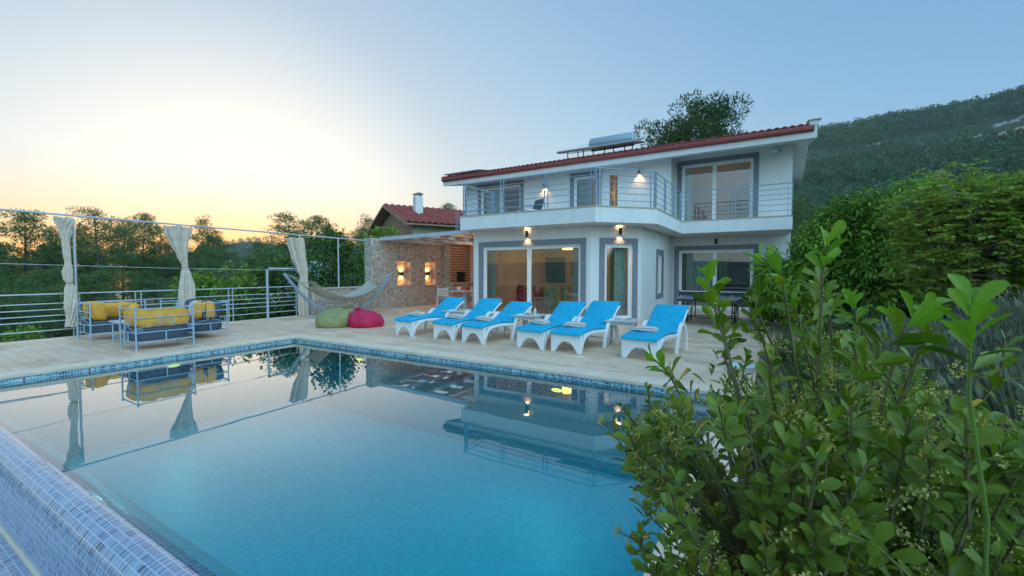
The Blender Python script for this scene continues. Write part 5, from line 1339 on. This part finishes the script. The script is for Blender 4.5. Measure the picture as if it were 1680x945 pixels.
def car(lab, x, y, rz):
    t = thing('parked_car', lab, 'car', (x,y,ground(x,y)+.02), rz, 'cars parked below the terrace')
    b = MB(); side = [(-2.0,.28),(-2.02,.6),(-1.9,.82),(-1.0,.92),(-.35,1.36),(1.1,1.40),(1.75,.98),(2.0,.90),(2.02,.3)]
    rings = []
    for w, ins in ((-.84,.06),(-.78,0),(.78,0),(.84,.06)):
        rings.append([(x_*(1-ins*.3), w*(.84 if z_ > 1.1 else 1), z_-(ins if z_ > 1.2 else 0)) for x_, z_ in side])
    b.loft(rings); b.build('body', M['carwhite'], t, 30, bevel=.03)
    b = MB()
    b.extr([(-.98,-.64,.955),(-.98,.64,.955),(-.42,.58,1.325),(-.42,-.58,1.325)], (-.02,0,.015))
    b.extr([(1.18,-.58,1.37),(1.18,.58,1.37),(1.70,.64,1.02),(1.70,-.64,1.02)], (.02,0,.015)); b.build('windscreen', M['carglass'], t)
    for sy in (-1,1):
        b = MB(); b.extr([(-.8,sy*.80,.96),(1.5,sy*.80,.98),(1.05,sy*.67,1.33),(-.32,sy*.67,1.31)], (0,sy*.015,.004)); b.build('side_window', M['carglass'], t)
        b = MB(); b.box(-2.04,-1.9,sy*.62-.14,sy*.62+.14,.62,.76); b.build('headlight', M['headlight'], t, bevel=.02)
        for wx in (-1.25,1.25):
            b = MB(); b.lathe([(.18,-.09),(.30,-.09),(.32,-.06),(.32,.06),(.30,.09),(.18,.09)], (wx,sy*.76,.32), 20, 'y'); wh = b.build('wheel', M['rubber'], t, 40)
            b = MB(); b.lathe([(.001,-.07),(.19,-.08),(.19,.08),(.001,.07)], (wx,sy*.76,.32), 16, 'y'); b.build('rim', M['chrome'], wh, 40)
p = atd(455, 500, 23); car('white car parked below the gate, seen through the railing bars', p[0], p[1], R(215))
p = atd(414, 496, 28); car('white car partly hidden behind the bush left of the gate', p[0], p[1], R(190))

def gz(x, y): return -.066 + .62*sm(.45, 2.6, x)*sm(1.6, 4.2, y) + .03*nz(x, y, 1.1, 6)*sm(.0,.6,x)
# ------------------------------------------------------------------ trees of the garden on the right
def make_droop(lab, H, Rad, shoots, seed, L_=.18):
    """broad tree whose shoots end in whorls of long hanging leaves"""
    global rs
    rs = np.random.RandomState(seed); t = thing('leafy_tree', lab, 'tree', (0,0,0), 0, 'broadleaf trees right of the villa'); m = MB()
    m.tube([(0,0,0),(.03,.02,H*.25),(.0,.05,H*.5)], [.10,.085,.06], 8); Ps=[];Ds=[];Ns=[];Ls=[]
    lob = [(rs.uniform(0,6.28), rs.uniform(.05,.95), rs.uniform(.22,.46)) for _ in range(22)]
    for i in range(shoots):
        a, q, rr = lob[i % len(lob)]; cl = np.array([math.cos(a)*Rad*.58*math.sin(math.pi*min(.95,q*.7+.2)), math.sin(a)*Rad*.58*math.sin(math.pi*min(.95,q*.7+.2)), H*(.16+.66*q)])
        d = randdir(1)[0]; d[2] = abs(d[2])*1.0 - .35; d = d/np.linalg.norm(d)
        c = cl + d*Rad*rr*rs.uniform(.62,1.05)*np.array([1,1,1.05])
        c[2] = max(.12, c[2])
        if i % 5 == 0: limb(m, (0,.03,H*rs.uniform(.15,.5)), c, .03, .006, .12, 5, 5)
        n = 15; ang = np.arange(n)*2.4+rs.uniform(0,6); lift = np.linspace(-.75,.75,n)
        dirs = np.stack([np.cos(ang)*(1-.35*np.abs(lift)), np.sin(ang)*(1-.35*np.abs(lift)), lift-.45], 1); dirs = unit(dirs)
        base = c[None,:] + np.array([0,0,1])*np.linspace(-.16,.05,n)[:,None]*1.1
        Ps.append(base); Ds.append(dirs); Ns.append(np.tile([0,0,1.0],(n,1))+rs.normal(size=(n,3))*.25); Ls.append(rs.uniform(.75,1.15,n)*L_)
    m.build('trunk', M['trunk'], t, 60)
    P=np.concatenate(Ps); D=np.concatenate(Ds); Nn=np.concatenate(Ns); l=np.concatenate(Ls)
    leaves('crown', P, D, Nn, l, l*.30, M['droop'], 'droop', t, smooth=True, world=False)
    return t
dl = ['leafy tree with hanging leaves touching the right end of the villa', 'tall leafy tree with hanging leaves in the middle of the garden row', 'leafy tree with hanging leaves just behind the feathery tree', 'dark leafy tree behind the lavender']
a = make_droop(dl[0], 2.75, 1.6, 1300, 51); p = atd(1345, 400, 10.6); a.location = (p[0], p[1], gz(p[0], p[1])-.03)
b2 = make_droop(dl[1], 3.1, 1.75, 1400, 52); p = atd(1450, 400, 9.6); b2.location = (p[0], p[1], gz(p[0], p[1])-.03)
q = dup(a, (*atd(1545, 400, 9.4)[:2], gz(*atd(1545, 400, 9.4)[:2])-.03), 2.1, dl[2], None, (1.1,1.1,1.14))
q = dup(a, (*atd(1400, 400, 12.0)[:2], gz(*atd(1400, 400, 12.0)[:2])-.03), 1.0, 'leafy tree with hanging leaves in the second row behind the first', None, (1.1,1.1,1.2))
q = dup(b2, (*atd(1290, 400, 12.2)[:2], -.06), 5.2, 'low leafy tree with hanging leaves in front of the villa garden wall', None, (.62,.62,.62))
q = dup(b2, (*atd(1660, 400, 9.8)[:2], gz(*atd(1660, 400, 9.8)[:2])-.03), 4.0, dl[3], None, (1.1,1.1,.98))
def make_feather(lab, H, Rad, nleaf, seed):
    """light tree with pinnate leaves in flat sprays on grey stems"""
    global rs
    rs = np.random.RandomState(seed); t = thing('feathery_tree', lab, 'tree', (0,0,0), 0, 'feathery trees at the right picture edge'); m = MB(); Ps=[];Ds=[];Ns=[];Ls=[]
    stems = []
    for i in range(6):
        a = i*1.05+rs.uniform(-.3,.3); top = np.array([math.cos(a)*Rad*rs.uniform(.3,.8), math.sin(a)*Rad*rs.uniform(.3,.8), H*rs.uniform(.72,1.0)])
        stems.append(limb(m, (math.cos(a)*.1, math.sin(a)*.1, 0), top, .035, .008, .10, 9, 6))
    for i in range(nleaf):
        s_ = stems[rs.randint(6)]; f = rs.uniform(.22,1)**.8*8; k_ = min(7,int(f)); b0 = np.array(s_[k_])+(np.array(s_[k_+1])-np.array(s_[k_]))*(f-k_)
        a = rs.uniform(0,6.28); out = rs.uniform(.08,.55)*Rad*(1.15-.6*f/8); e = b0+np.array([math.cos(a)*out, math.sin(a)*out, rs.uniform(-.05,.22)])
        if i % 6 == 0: limb(m, b0, e, .010, .004, .1, 4, 4)
        d = unit(np.array([math.cos(a+rs.uniform(-.9,.9)), math.sin(a+rs.uniform(-.9,.9)), rs.uniform(-.35,.35)])[None])[0]; sd = unit(np.cross(d,[0,0,1])[None])[0]; l = rs.uniform(.14,.24); n = 7
        for j in range(n):
            c = e + d*l*(j+1)/n - np.array([0,0,.10])*l*((j+1)/n)**2*2
            for sg in ((-1,1) if j < n-1 else (0,)):
                Ps.append(c); Ds.append(d*.45+sd*sg*.9+np.array([0,0,-.25])+rs.normal(size=3)*.25 if sg else d); Ns.append(np.array([0,0,1])+rs.normal(size=3)*.65); Ls.append(.062*rs.uniform(.8,1.15)*(1-.3*abs(j/n-.5)))
    m.build('trunk', M['greybark'], t, 60)
    l = np.array(Ls); leaves('crown', Ps, Ds, Ns, l*1.1, l*.55, M['pinnate'], 'quad', t, world=False); return t
f1 = make_feather('tall feathery light green tree with grey stems at the right', 2.55, 1.1, 1700, 61); p = atd(1600, 400, 5.8); f1.location = (p[0], p[1], gz(p[0], p[1])-.03)
dup(f1, (*atd(1700, 400, 5.5)[:2], gz(*atd(1700, 400, 5.5)[:2])-.03), 2.4, 'feathery light green tree cut by the right picture edge', None, (1,1,.94))
# yellow-green conifer behind
rs = np.random.RandomState(71); t = thing('cypress', 'small bright yellow-green cypress behind the feathery trees', 'tree', (*atd(1668,300,8.6)[:2], -.08)); m = MB(); m.tube([(0,0,0),(0,0,3.0)], [.06,.015], 6); m.build('trunk', M['trunk'], t, 60)
n = 3600; hh = rs.uniform(.1,1,n)**.9; aa = rs.uniform(0,6.28,n); rr = .62*(1-hh)**.7*rs.uniform(.55,1,n)+.02; P = np.stack([rr*np.cos(aa), rr*np.sin(aa), hh*3.35],1)
leaves('crown', P, np.stack([np.cos(aa)*.5,np.sin(aa)*.5,np.ones(n)],1), np.stack([np.cos(aa),np.sin(aa),np.zeros(n)],1)+rs.normal(size=(n,3))*.4, rs.uniform(.10,.2,n), .05, M['limeleaf'], 'quad', t, world=False)

# lavender, rosemary, ground cover
def make_lavender(seed):
    global rs
    rs = np.random.RandomState(seed); t = thing('lavender_plant', '', 'lavender', (0,0,0), 0, 'lavender plants in the bed'); n = 420
    a = rs.uniform(0,6.28,n); tilt = np.abs(rs.normal(0,.42,n)); d = np.stack([np.cos(a)*np.sin(tilt), np.sin(a)*np.sin(tilt), np.cos(tilt)],1); b0 = np.stack([np.cos(a)*rs.uniform(0,.14,n), np.sin(a)*rs.uniform(0,.14,n), np.zeros(n)],1)
    l = rs.uniform(.42,.78,n); Q = [(b0, d, l, np.full(n,.010))]
    e = b0+d*(l*.93)[:,None]; Q.append((e, d, rs.uniform(.06,.11,n), np.full(n,.020)))
    k_ = 900; a = rs.uniform(0,6.28,k_); r = .36*np.sqrt(rs.uniform(0,1,k_)); b0 = np.stack([np.cos(a)*r*.6, np.sin(a)*r*.6, rs.uniform(0,.22,k_)],1); Q.append((b0, np.stack([np.cos(a)*.6,np.sin(a)*.6,np.ones(k_)],1)+rs.normal(size=(k_,3))*.3, rs.uniform(.08,.18,k_), np.full(k_,.014)))
    P_, D_, L_, W_ = [np.concatenate(q) for q in zip(*Q)]; leaves('foliage', P_, D_, randdir(len(P_)), L_, W_, M['lavender'], 'quad', t, world=False)
    return t
lv = [make_lavender(81), make_lavender(82)]
SPOT = [(.95,4.6),(1.45,4.3),(1.95,4.5),(1.2,5.3),(1.7,5.2),(2.2,5.3),(1.35,6.2),(1.9,6.1),(2.45,6.2),(1.3,7.0),(1.8,3.5),(2.3,3.9),(1.35,3.5),(2.75,5.0),(2.1,7.0),(2.6,7.0)]
for i, (x, y) in enumerate(SPOT):
    lab = 'grey-green lavender plant with thin upright stalks in the bed behind the shrub'
    if i < 2: lv[i].location = (x,y,gz(x,y)-.01); lv[i]['label'] = lab
    else: dup(lv[i % 2], (x,y,gz(x,y)-.01), rnd.uniform(0,6), lab, None, rnd.uniform(.9,1.2))
def make_rosemary(seed):
    global rs
    rs = np.random.RandomState(seed); t = thing('rosemary_bush', '', 'rosemary', (0,0,0), 0, 'rosemary bushes in the bed'); Ps=[];Ds=[];m=MB()
    for i in range(95):
        a = rs.uniform(0,6.28); tl = abs(rs.normal(0,.5)); d = np.array([math.cos(a)*math.sin(tl), math.sin(a)*math.sin(tl), math.cos(tl)]); l = rs.uniform(.4,.72); b0 = np.array([math.cos(a)*.08, math.sin(a)*.08, 0])
        if i % 2 == 0: m.tube([tuple(b0), tuple(b0+d*l)], [.006,.002], 4)
        n = 46; q = rs.uniform(.2,1,n); Ps.append(b0+d*(l*q)[:,None]); Ds.append(d*.8+randdir(n)*.8)
    m.build('stems', M['twig'], t); P=np.concatenate(Ps); D=np.concatenate(Ds); n=len(P); leaves('foliage', P, D, randdir(n), rs.uniform(.03,.055,n), .011, M['rosemary'], 'quad', t, world=False); return t
rb = make_rosemary(91)
for i, (x, y, s_, lab) in enumerate(((.25,8.3,1.0,'rosemary bush at the edge of the paving, leftmost of the bed'), (.8,8.6,1.1,'rosemary bush between the paving and the hanging-leaf trees'), (1.2,8.2,1.25,'tall rosemary bush right of the middle under the trees'), (.4,6.2,1.0,'rosemary bush beside the corner of the pool'), (.75,7.3,1.1,'rosemary bush in front of the lavender'))):
    if i == 0: rb.location = (x,y,gz(x,y)-.01); rb['label'] = lab; rb.scale = (s_,)*3
    else: dup(rb, (x,y,gz(x,y)-.01), i*1.3, lab, None, s_)
rs = np.random.RandomState(95); n = 15000; cx = rs.uniform(.0,1.6,n); cy = rs.uniform(1.2,6.0,n)
den = np.array([nz(x,y,1.3,5) for x,y in zip(cx,cy)]); kp = (den > -.12) & (cx > -.05) & (cx < .35+.9*(cy < 4.4)); cx, cy, den = cx[kp], cy[kp], den[kp]; n = len(cx)
P = np.stack([cx,cy,np.array([gz(x,y) for x,y in zip(cx,cy)])+rs.uniform(0,1,n)**1.3*(.12+.34*np.clip(den+.1,0,1))],1); o = leaves('ground_cover', P, np.array([0,0,.6])+randdir(n), np.array([0,0,1])+rs.normal(size=(n,3))*.5, rs.uniform(.025,.05,n), rs.uniform(.018,.03,n), M['limeleaf'], 'fold'); tag(o, 'bright yellow-green ground cover between the shrub and the pool', 'ground cover', kind='stuff')
b = MB()
for x0, x1, y0, y1 in ((-.2,9,-1.5,9.55),(.95,9,9.55,22)):
    nx_, ny_ = int((x1-x0)/.2), int((y1-y0)/.2); k_ = len(b.v)
    for j in range(ny_+1):
        for i in range(nx_+1): x = x0+(x1-x0)*i/nx_; y = y0+(y1-y0)*j/ny_; b.v.append((x, y, gz(x, y)))
    for j in range(ny_):
        for i in range(nx_): a_ = k_+j*(nx_+1)+i; b.f.append((a_, a_+1, a_+nx_+2, a_+nx_+1))
struct(b.build('garden_soil', M['soil'], smooth=60))
t = thing('white_flowers', 'few flat white flower heads among the lavender', 'flowers', (*onz(1478,611,.5)[:2], -.06)); m = MB(); Ps = []
for i in range(6): e = (rnd.uniform(-.18,.18), rnd.uniform(-.1,.1), .52+rnd.uniform(-.1,.06)); m.tube([(e[0]*.3,e[1]*.3,0),e], .003, 4); Ps += [np.array(e)+rs.normal(size=3)*np.array([.03,.03,.006]) for _ in range(26)]
m.build('stems', M['twig'], t); Ps = np.array(Ps); leaves('flower_heads', Ps, randdir(len(Ps))*np.array([1,1,.3]), np.tile([0,0,1.],(len(Ps),1)), .018, .014, M['whitepetal'], 'quad', t, world=False)

# ------------------------------------------------------------------ the big shrub in front
def inside(poly, x, y):
    c = False; j = len(poly)-1
    for i in range(len(poly)):
        if (poly[i][1] > y) != (poly[j][1] > y) and x < (poly[j][0]-poly[i][0])*(y-poly[i][1])/(poly[j][1]-poly[i][1])+poly[i][0]: c = not c
        j = i
    return c
rs = np.random.RandomState(101)
S = thing('glossy_shrub', 'large glossy green shrub with yellow-green flower clusters at the pool corner', 'shrub', (.42, 1.35, -.06))
body = [(1050,945),(1075,880),(1050,800),(1020,740),(1005,690),(1050,690),(1075,640),(1110,650),(1140,700),(1165,690),(1180,610),(1215,600),(1250,600),(1260,585),(1290,555),(1350,540),(1420,555),(1470,615),(1540,635),(1600,670),(1680,695),(1760,700),(1800,945),(1700,1080),(1100,1080)]
tips = [(1072,588,1.12,'y'),(1062,640,1.14,''),(1003,690,1.1,''),(1020,668,1.12,''),(1035,745,1.08,''),(1100,660,1.2,''),(1052,880,.98,''),(1060,930,.95,''),(1160,448,.98,'y'),(1178,500,1.0,''),(1205,545,1.05,''),(1246,425,1.0,'y'),(1250,470,1.05,''),(1290,470,1.05,'y'),(1232,520,1.05,''),(1358,398,.82,'y'),(1345,470,.95,''),(1400,490,1.05,'y'),(1320,500,1.1,''),(1520,505,.70,'y'),(1545,520,.72,''),(1592,500,.46,'Y'),(1650,560,.70,''),(1200,600,1.3,''),(1170,640,1.35,''),(1225,585,1.3,''),(1495,590,.9,''),(1440,570,1.0,'')]
rndt = []
while len(rndt) < 720:
    x, y = rs.uniform(1000,1800), rs.uniform(480,1080)
    if inside(body, x, y):
        edge = min(1, max(0, (x-1000)/500)); D = rs.uniform(.78,1.75)-.22*edge*(y > 650)
        if rs.rand() < .12 and y > 740 and x > 1230: D = rs.uniform(.55,.8)
        p = atd(x, y, D)
        if p[2] > .05: rndt.append((x, y, D, ''))
m = MB(); A = {k_: ([],[],[],[],[]) for k_ in ('shrubleaf','shrubyoung','shrubold')}; FP = []; FS = []; ys = MB()
roots = [np.array([.42+rs.uniform(-.22,.22), 1.35+rs.uniform(-.2,.25), -.06]) for _ in range(9)]
main = []
for rt in roots:
    e = rt + np.array([rs.uniform(-.4,.4), rs.uniform(-.28,.3), rs.uniform(.65,1.05)]); main.append(limb(m, rt, e, .016, .007, .14, 10, 7))
joints = [np.array(p) for path in main for p in path[3:]]
def spray(c, d, n, lf, kind, L_):
    ang = rs.uniform(0,6.28)
    u = unit(np.cross(d, [.3,.9,.2])[None])[0]; v = np.cross(d, u)
    for j in range(n):
        q = j/max(1,n-1); a = ang + j*2.4; open_ = 1.45 - .80*q + rs.uniform(-.15,.15)
        o = (u*math.cos(a)+v*math.sin(a)); dd = d*math.cos(open_)+o*math.sin(open_); dd = dd+np.array([0,0,.18])
        k_ = 'shrubyoung' if (kind in 'yY' and kind and q > .35) else ('shrubold' if rs.rand() < .035 else 'shrubleaf')
        a_ = A[k_]; a_[0].append(c - d*(1-q)*lf); a_[1].append(dd); nn = d*1.0 - dd*.2 + rs.normal(size=3)*.22; a_[2].append(nn)
        l = L_*rs.uniform(.72,1.12)*(1 if q < .8 else .8); a_[3].append(l); a_[4].append(l*rs.uniform(.42,.54))
for x, y, D, kind in tips + rndt:
    c = atd(x, y, D)
    j = min(joints, key=lambda q_: np.linalg.norm(q_-c)+ .7*max(0, q_[2]-c[2]))
    d = unit((c-j)[None])[0]*.60 + np.array([0,0,.48]) + rs.normal(size=3)*.34; d = unit(d[None])[0]
    if kind == 'Y': d = unit(np.array([-.05,.05,1.])[None])[0]
    mid = (j+c)/2 + np.array([0,0,-.04])+rs.normal(size=3)*.02
    if kind == 'Y': ys.tube([tuple(c+np.array([.05,.10,-.40])), tuple(c+np.array([.035,.05,-.25])), tuple(c+np.array([.005,.012,-.1])), tuple(c)], [.0026,.0023,.002,.0016], 8)
    elif np.linalg.norm(c-j) < .30 or kind or x < 1150 or y < 600: m.tube([tuple(j), tuple(mid), tuple(c-d*.06), tuple(c)], [.0045,.0038,.0028,.002], 5)
    else: m.tube([tuple(c-d*.17+np.array([0,0,-.02])), tuple(c-d*.09), tuple(c)], [.0026,.0022,.0016], 5)
    if kind == 'Y': spray(c, d, 13, .075, kind, .052)
    elif kind == 'y': spray(c, d, 13, .10, kind, .056); spray(c-d*.13, d, 5, .05, '', .052)
    else:
        spray(c, d, int(rs.randint(11,17)), rs.uniform(.10,.17), kind, rs.uniform(.036,.049))
        if rs.rand() < .95:
            s0 = c - d*rs.uniform(.03,.09); sd = unit((d*.5+rs.normal(size=3)*.5+np.array([0,0,.2]))[None])[0]
            for g_ in range(int(rs.randint(1,4))):
                h = s0 + sd*rs.uniform(.035,.06)+rs.normal(size=3)*.012; m.tube([tuple(s0), tuple(h)], .0011, 4)
                for _ in range(rs.randint(18,32)): FP.append(h+rs.normal(size=3)*.0062); FS.append(rs.uniform(.004,.007))
m.build('branches', M['twig'], S, 60, world=True)
M['greentwig'] = simple('young_green_stem', (.12,.21,.04), .5, bstr=.1); ys.build('young_stem', M['greentwig'], S, 60, world=True)
for k_, nm in (('shrubleaf','leaves'),('shrubyoung','young_leaves'),('shrubold','yellowing_leaves')):
    a_ = A[k_]; leaves(nm, a_[0], a_[1], a_[2], a_[3], a_[4], M[k_], 'big', S, smooth=True)
FP = np.array(FP); n = len(FP); leaves('flower_clusters', FP, randdir(n), randdir(n), np.array(FS), np.array(FS)*.8, M['flower'], 'fold', S)
t = thing('dry_stick', 'pale forked dry stick standing in the bed behind the shrub', 'stick', tuple(onz(1368,672,.25))); b = MB()
p0 = onz(1368,672,.25); b.tube([(0,0,-.3),(0,0,0)], .004, 5); b.tube([(0,0,-.01), tuple(onz(1352,622,.25+.22)-p0)], .0035, 5); b.build('stem', M['dinewood'], t); b = MB(); b.tube([(0,0,0), tuple(ony(1384,632,p0[1])-p0)], .003, 5); b.build('fork', M['dinewood'], t)

# ------------------------------------------------------------------ wooded mountain
def forest():
    global rs
    rs = np.random.RandomState(111); Ps=[];Ds=[];Ls=[];Ws=[]
    cnt = 0
    def tree(x, y, z, h, far):
        n = 30 if far < 260 else 18
        q = rs.uniform(.12,1,n); a = rs.uniform(0,6.28,n); r = h*.30*(1.05-q)**.6*rs.uniform(.5,1.1,n)
        P = np.stack([x+r*np.cos(a), y+r*np.sin(a), z+h*q*.85],1); Ps.append(P); Ds.append(np.stack([np.cos(a)*.8,np.sin(a)*.8,rs.uniform(.2,1.4,n)],1)); Ls.append(h*rs.uniform(.13,.24,n)); Ws.append(h*rs.uniform(.09,.15,n))
    while cnt < 21000:
        phi = rs.uniform(R(24), R(88)); px = 840+FPX*math.tan(min(phi, R(75))); u_ = rs.uniform(0,1)
        r = 120 + 470*u_**.62
        az = phi - YAW; x, y = r*math.sin(az), r*math.cos(az)
        k_ = nz(x, y, .013, 9) + .4*nz(x, y, .04, 4)
        thr = -.22 + .50*sm(.55,.2,(r-120)/470)*(1 if px < 1480 else .2)
        if r > 470: thr = -.5
        if k_ < thr and rs.rand() > .12: continue
        yy = 472.5; z = ground(x,y); pr_y = 445 - (z-HC)/ (r*math.cos(phi))*FPX
        if 1618 < px < 1692 and 196 < pr_y < 230: continue
        tree(x, y, z-.4, rs.uniform(4.5,9.5), r); cnt += 1
    for _ in range(1500):
        px = rs.uniform(-60, 620); phi = math.atan((px-840)/FPX); r = rs.uniform(560, 1040); az = phi-YAW; x, y = r*math.sin(az), r*math.cos(az); z = ground(x,y)
        if z > -36: tree(x, y, z-.5, rs.uniform(8,13), r)
    n = sum(len(p) for p in Ps); P=np.concatenate(Ps); o = leaves('far_forest', P, np.concatenate(Ds), randdir(n), np.concatenate(Ls), np.concatenate(Ws), M['pinefar'], 'quad'); tag(o, 'far pine forest covering the mountain and the distant hills', 'forest', kind='stuff')
forest()
def outcrop(lab, px, py, w, h, seed, mat, n=26):
    global rs
    rs = np.random.RandomState(seed); phi = math.atan((px-840)/FPX); best = None
    for r in range(200, 560, 4):
        az = phi-YAW; x, y = r*math.sin(az), r*math.cos(az); z = ground(x,y); yy = 445-(z-HC)/(r*math.cos(phi))*FPX
        if best is None or abs(yy-py) < best[0]: best = (abs(yy-py), x, y, z, r)
    _, x, y, z, r = best; sc_ = r*math.cos(phi)/FPX
    t = thing('rock_outcrop', lab, 'rock', (x,y,z)); b = MB(); sd = np.array([math.cos(phi-YAW), -math.sin(phi-YAW)])
    fwd = np.array([math.sin(phi-YAW), math.cos(phi-YAW)])
    for i in range(n):
        o_ = sd*rs.uniform(-1,1)*w*sc_ ; f_ = rs.uniform(-1,1)*h*sc_*2.2; cx_, cy_ = x+o_[0]+fwd[0]*f_, y+o_[1]+fwd[1]*f_; cz = ground(cx_,cy_); R_ = rs.uniform(.5,1.2)*w*sc_*.3; rings = []
        for k_ in range(6):
            q_ = k_/5; rr = R_*math.cos(q_*1.45)*1.0; rings.append([(cx_-x+rr*rs.uniform(.75,1.2)*math.cos(2*math.pi*j/9), cy_-y+rr*rs.uniform(.75,1.2)*math.sin(2*math.pi*j/9), cz-z-R_*.3+R_*.9*q_+rs.uniform(-.1,.1)*R_) for j in range(9)])
        b.loft(rings)
    b.build('boulders' if mat == 'rockgrey' else 'scree', M[mat], t)
outcrop('grey rock outcrop high on the wooded mountain', 1648, 203, 16, 7, 121, 'rockgrey')
outcrop('pinkish bare scree below the grey rock on the mountain', 1655, 218, 22, 5, 122, 'rockpink', 34)
outcrop('small pale bare patch left of the pinkish scree', 1590, 227, 11, 1.8, 123, 'rockpink', 14)
outcrop('small pale rocks on the lower mountain slope near the villa', 1425, 241, 9, 2.0, 124, 'rockgrey', 12)

HAZE = .00018
b = MB(); b.box(-1420, 1420, -1420, 1420, -60, 240)
m, t, out = nt('thin_evening_haze'); pv = N(t, 'ShaderNodeVolumePrincipled', i_Density=HAZE, i_Anisotropy=.3); pv.inputs['Color'].default_value = (.72, .88, 1, 1)
L(t, pv.outputs[0], out.inputs['Volume'])
if HAZE: tag(b.build('haze', m), kind='stuff')
SKYK = (2.5, 1.65, .82); SKYLIFT = (.86, 1.16, 1.36)
w = bpy.data.worlds.new('World'); sc.world = w; w.use_nodes = True
t = w.node_tree; t.nodes.clear()
out = t.nodes.new('ShaderNodeOutputWorld'); bg = t.nodes.new('ShaderNodeBackground'); L(t, bg.outputs[0], out.inputs[0])
sky = t.nodes.new('ShaderNodeTexSky'); sky.sky_type = 'NISHITA'; sky.sun_disc = False
sky.sun_elevation = R(3.0); sky.sun_rotation = -SUNAZ; sky.altitude = 100; sky.air_density = 1.0; sky.dust_density = 1.0; sky.ozone_density = 1.3
def vm(op, a_, b_):
    n_ = N(t, 'ShaderNodeVectorMath', operation=op)
    for i_, v_ in enumerate((a_, b_)):
        if isinstance(v_, bpy.types.NodeSocket): L(t, v_, n_.inputs[i_])
        else: n_.inputs[i_].default_value = v_
    return n_.outputs['Value'] if op == 'DOT_PRODUCT' else n_.outputs[0]
raw = sky.outputs[0]
# the photograph is an exposure blend: the sky's range is compressed, each colour on its own up high, by brightness near the horizon
hi = vm('DIVIDE', raw, vm('ADD', raw, SKYK))
bw = t.nodes.new('ShaderNodeRGBToBW'); L(t, raw, bw.inputs[0])
lo = vm('MULTIPLY', vm('DIVIDE', raw, vm('ADD', bw.outputs[0], (1.5, 1.5, 1.5))), (.76, .76, .86))
tc = t.nodes.new('ShaderNodeTexCoord'); gen = tc.outputs['Generated']
zc = t.nodes.new('ShaderNodeSeparateXYZ'); L(t, gen, zc.inputs[0])
mr = N(t, 'ShaderNodeMapRange', interpolation_type='SMOOTHSTEP'); L(t, zc.outputs[2], mr.inputs[0])
for i_, v_ in ((1,.03),(2,.21),(3,.92),(4,.04)): mr.inputs[i_].default_value = v_
col = mixc(t, mr.outputs[0], hi, lo)
an = N(t, 'ShaderNodeMapRange', interpolation_type='SMOOTHSTEP'); L(t, vm('DOT_PRODUCT', gen, (math.sin(SUNAZ), -math.cos(SUNAZ), .25)), an.inputs[0])
for i_, v_ in ((1,.10),(2,.75),(3,0),(4,1)): an.inputs[i_].default_value = v_
lift = mixc(t, an.outputs[0], (0,0,0), SKYLIFT)
dt = vm('DOT_PRODUCT', gen, (-math.sin(SUNAZ)*math.cos(R(3)), math.cos(SUNAZ)*math.cos(R(3)), math.sin(R(3))))
gl = ramp(t, dt, [(0, (.70,.85,.93)), (.5, (.80,.87,.88)), (.76, (.88,.895,.87)), (.90, (.87,.87,.83)), (.99, (1.12,1.06,.94))])
tot = vm('MULTIPLY', vm('MULTIPLY', mixc(t, 1, col, lift, 'ADD'), (1.17, 1.145, 1.085)), gl)
L(t, tot, bg.inputs[0]); bg.inputs[1].default_value = .15
sl = bpy.data.lights.new('sun', 'SUN'); sl.energy = .35; sl.angle = R(6); sl.color = (1,.66,.40)
so = bpy.data.objects.new('sun', sl); COL.objects.link(so)
e = R(3.0); sd = Vector((-math.sin(SUNAZ)*math.cos(e), math.cos(SUNAZ)*math.cos(e), math.sin(e))); so.rotation_euler = (-sd).to_track_quat('-Z','Y').to_euler()

sc.render.engine = 'CYCLES'
cy = sc.cycles
cy.use_denoising = True
try: cy.denoiser = 'OPENIMAGEDENOISE'
except Exception: pass
cy.max_bounces = 10; cy.volume_bounces = 1; cy.diffuse_bounces = 5; cy.glossy_bounces = 4; cy.transmission_bounces = 6; cy.transparent_max_bounces = 16
cy.caustics_reflective = False; cy.caustics_refractive = False; cy.sample_clamp_indirect = 6; cy.blur_glossy = .5
sc.view_settings.view_transform = 'Standard'; sc.view_settings.look = 'None'; sc.view_settings.exposure = 3.08; sc.view_settings.gamma = 1; sc.view_settings.use_curve_mapping = False
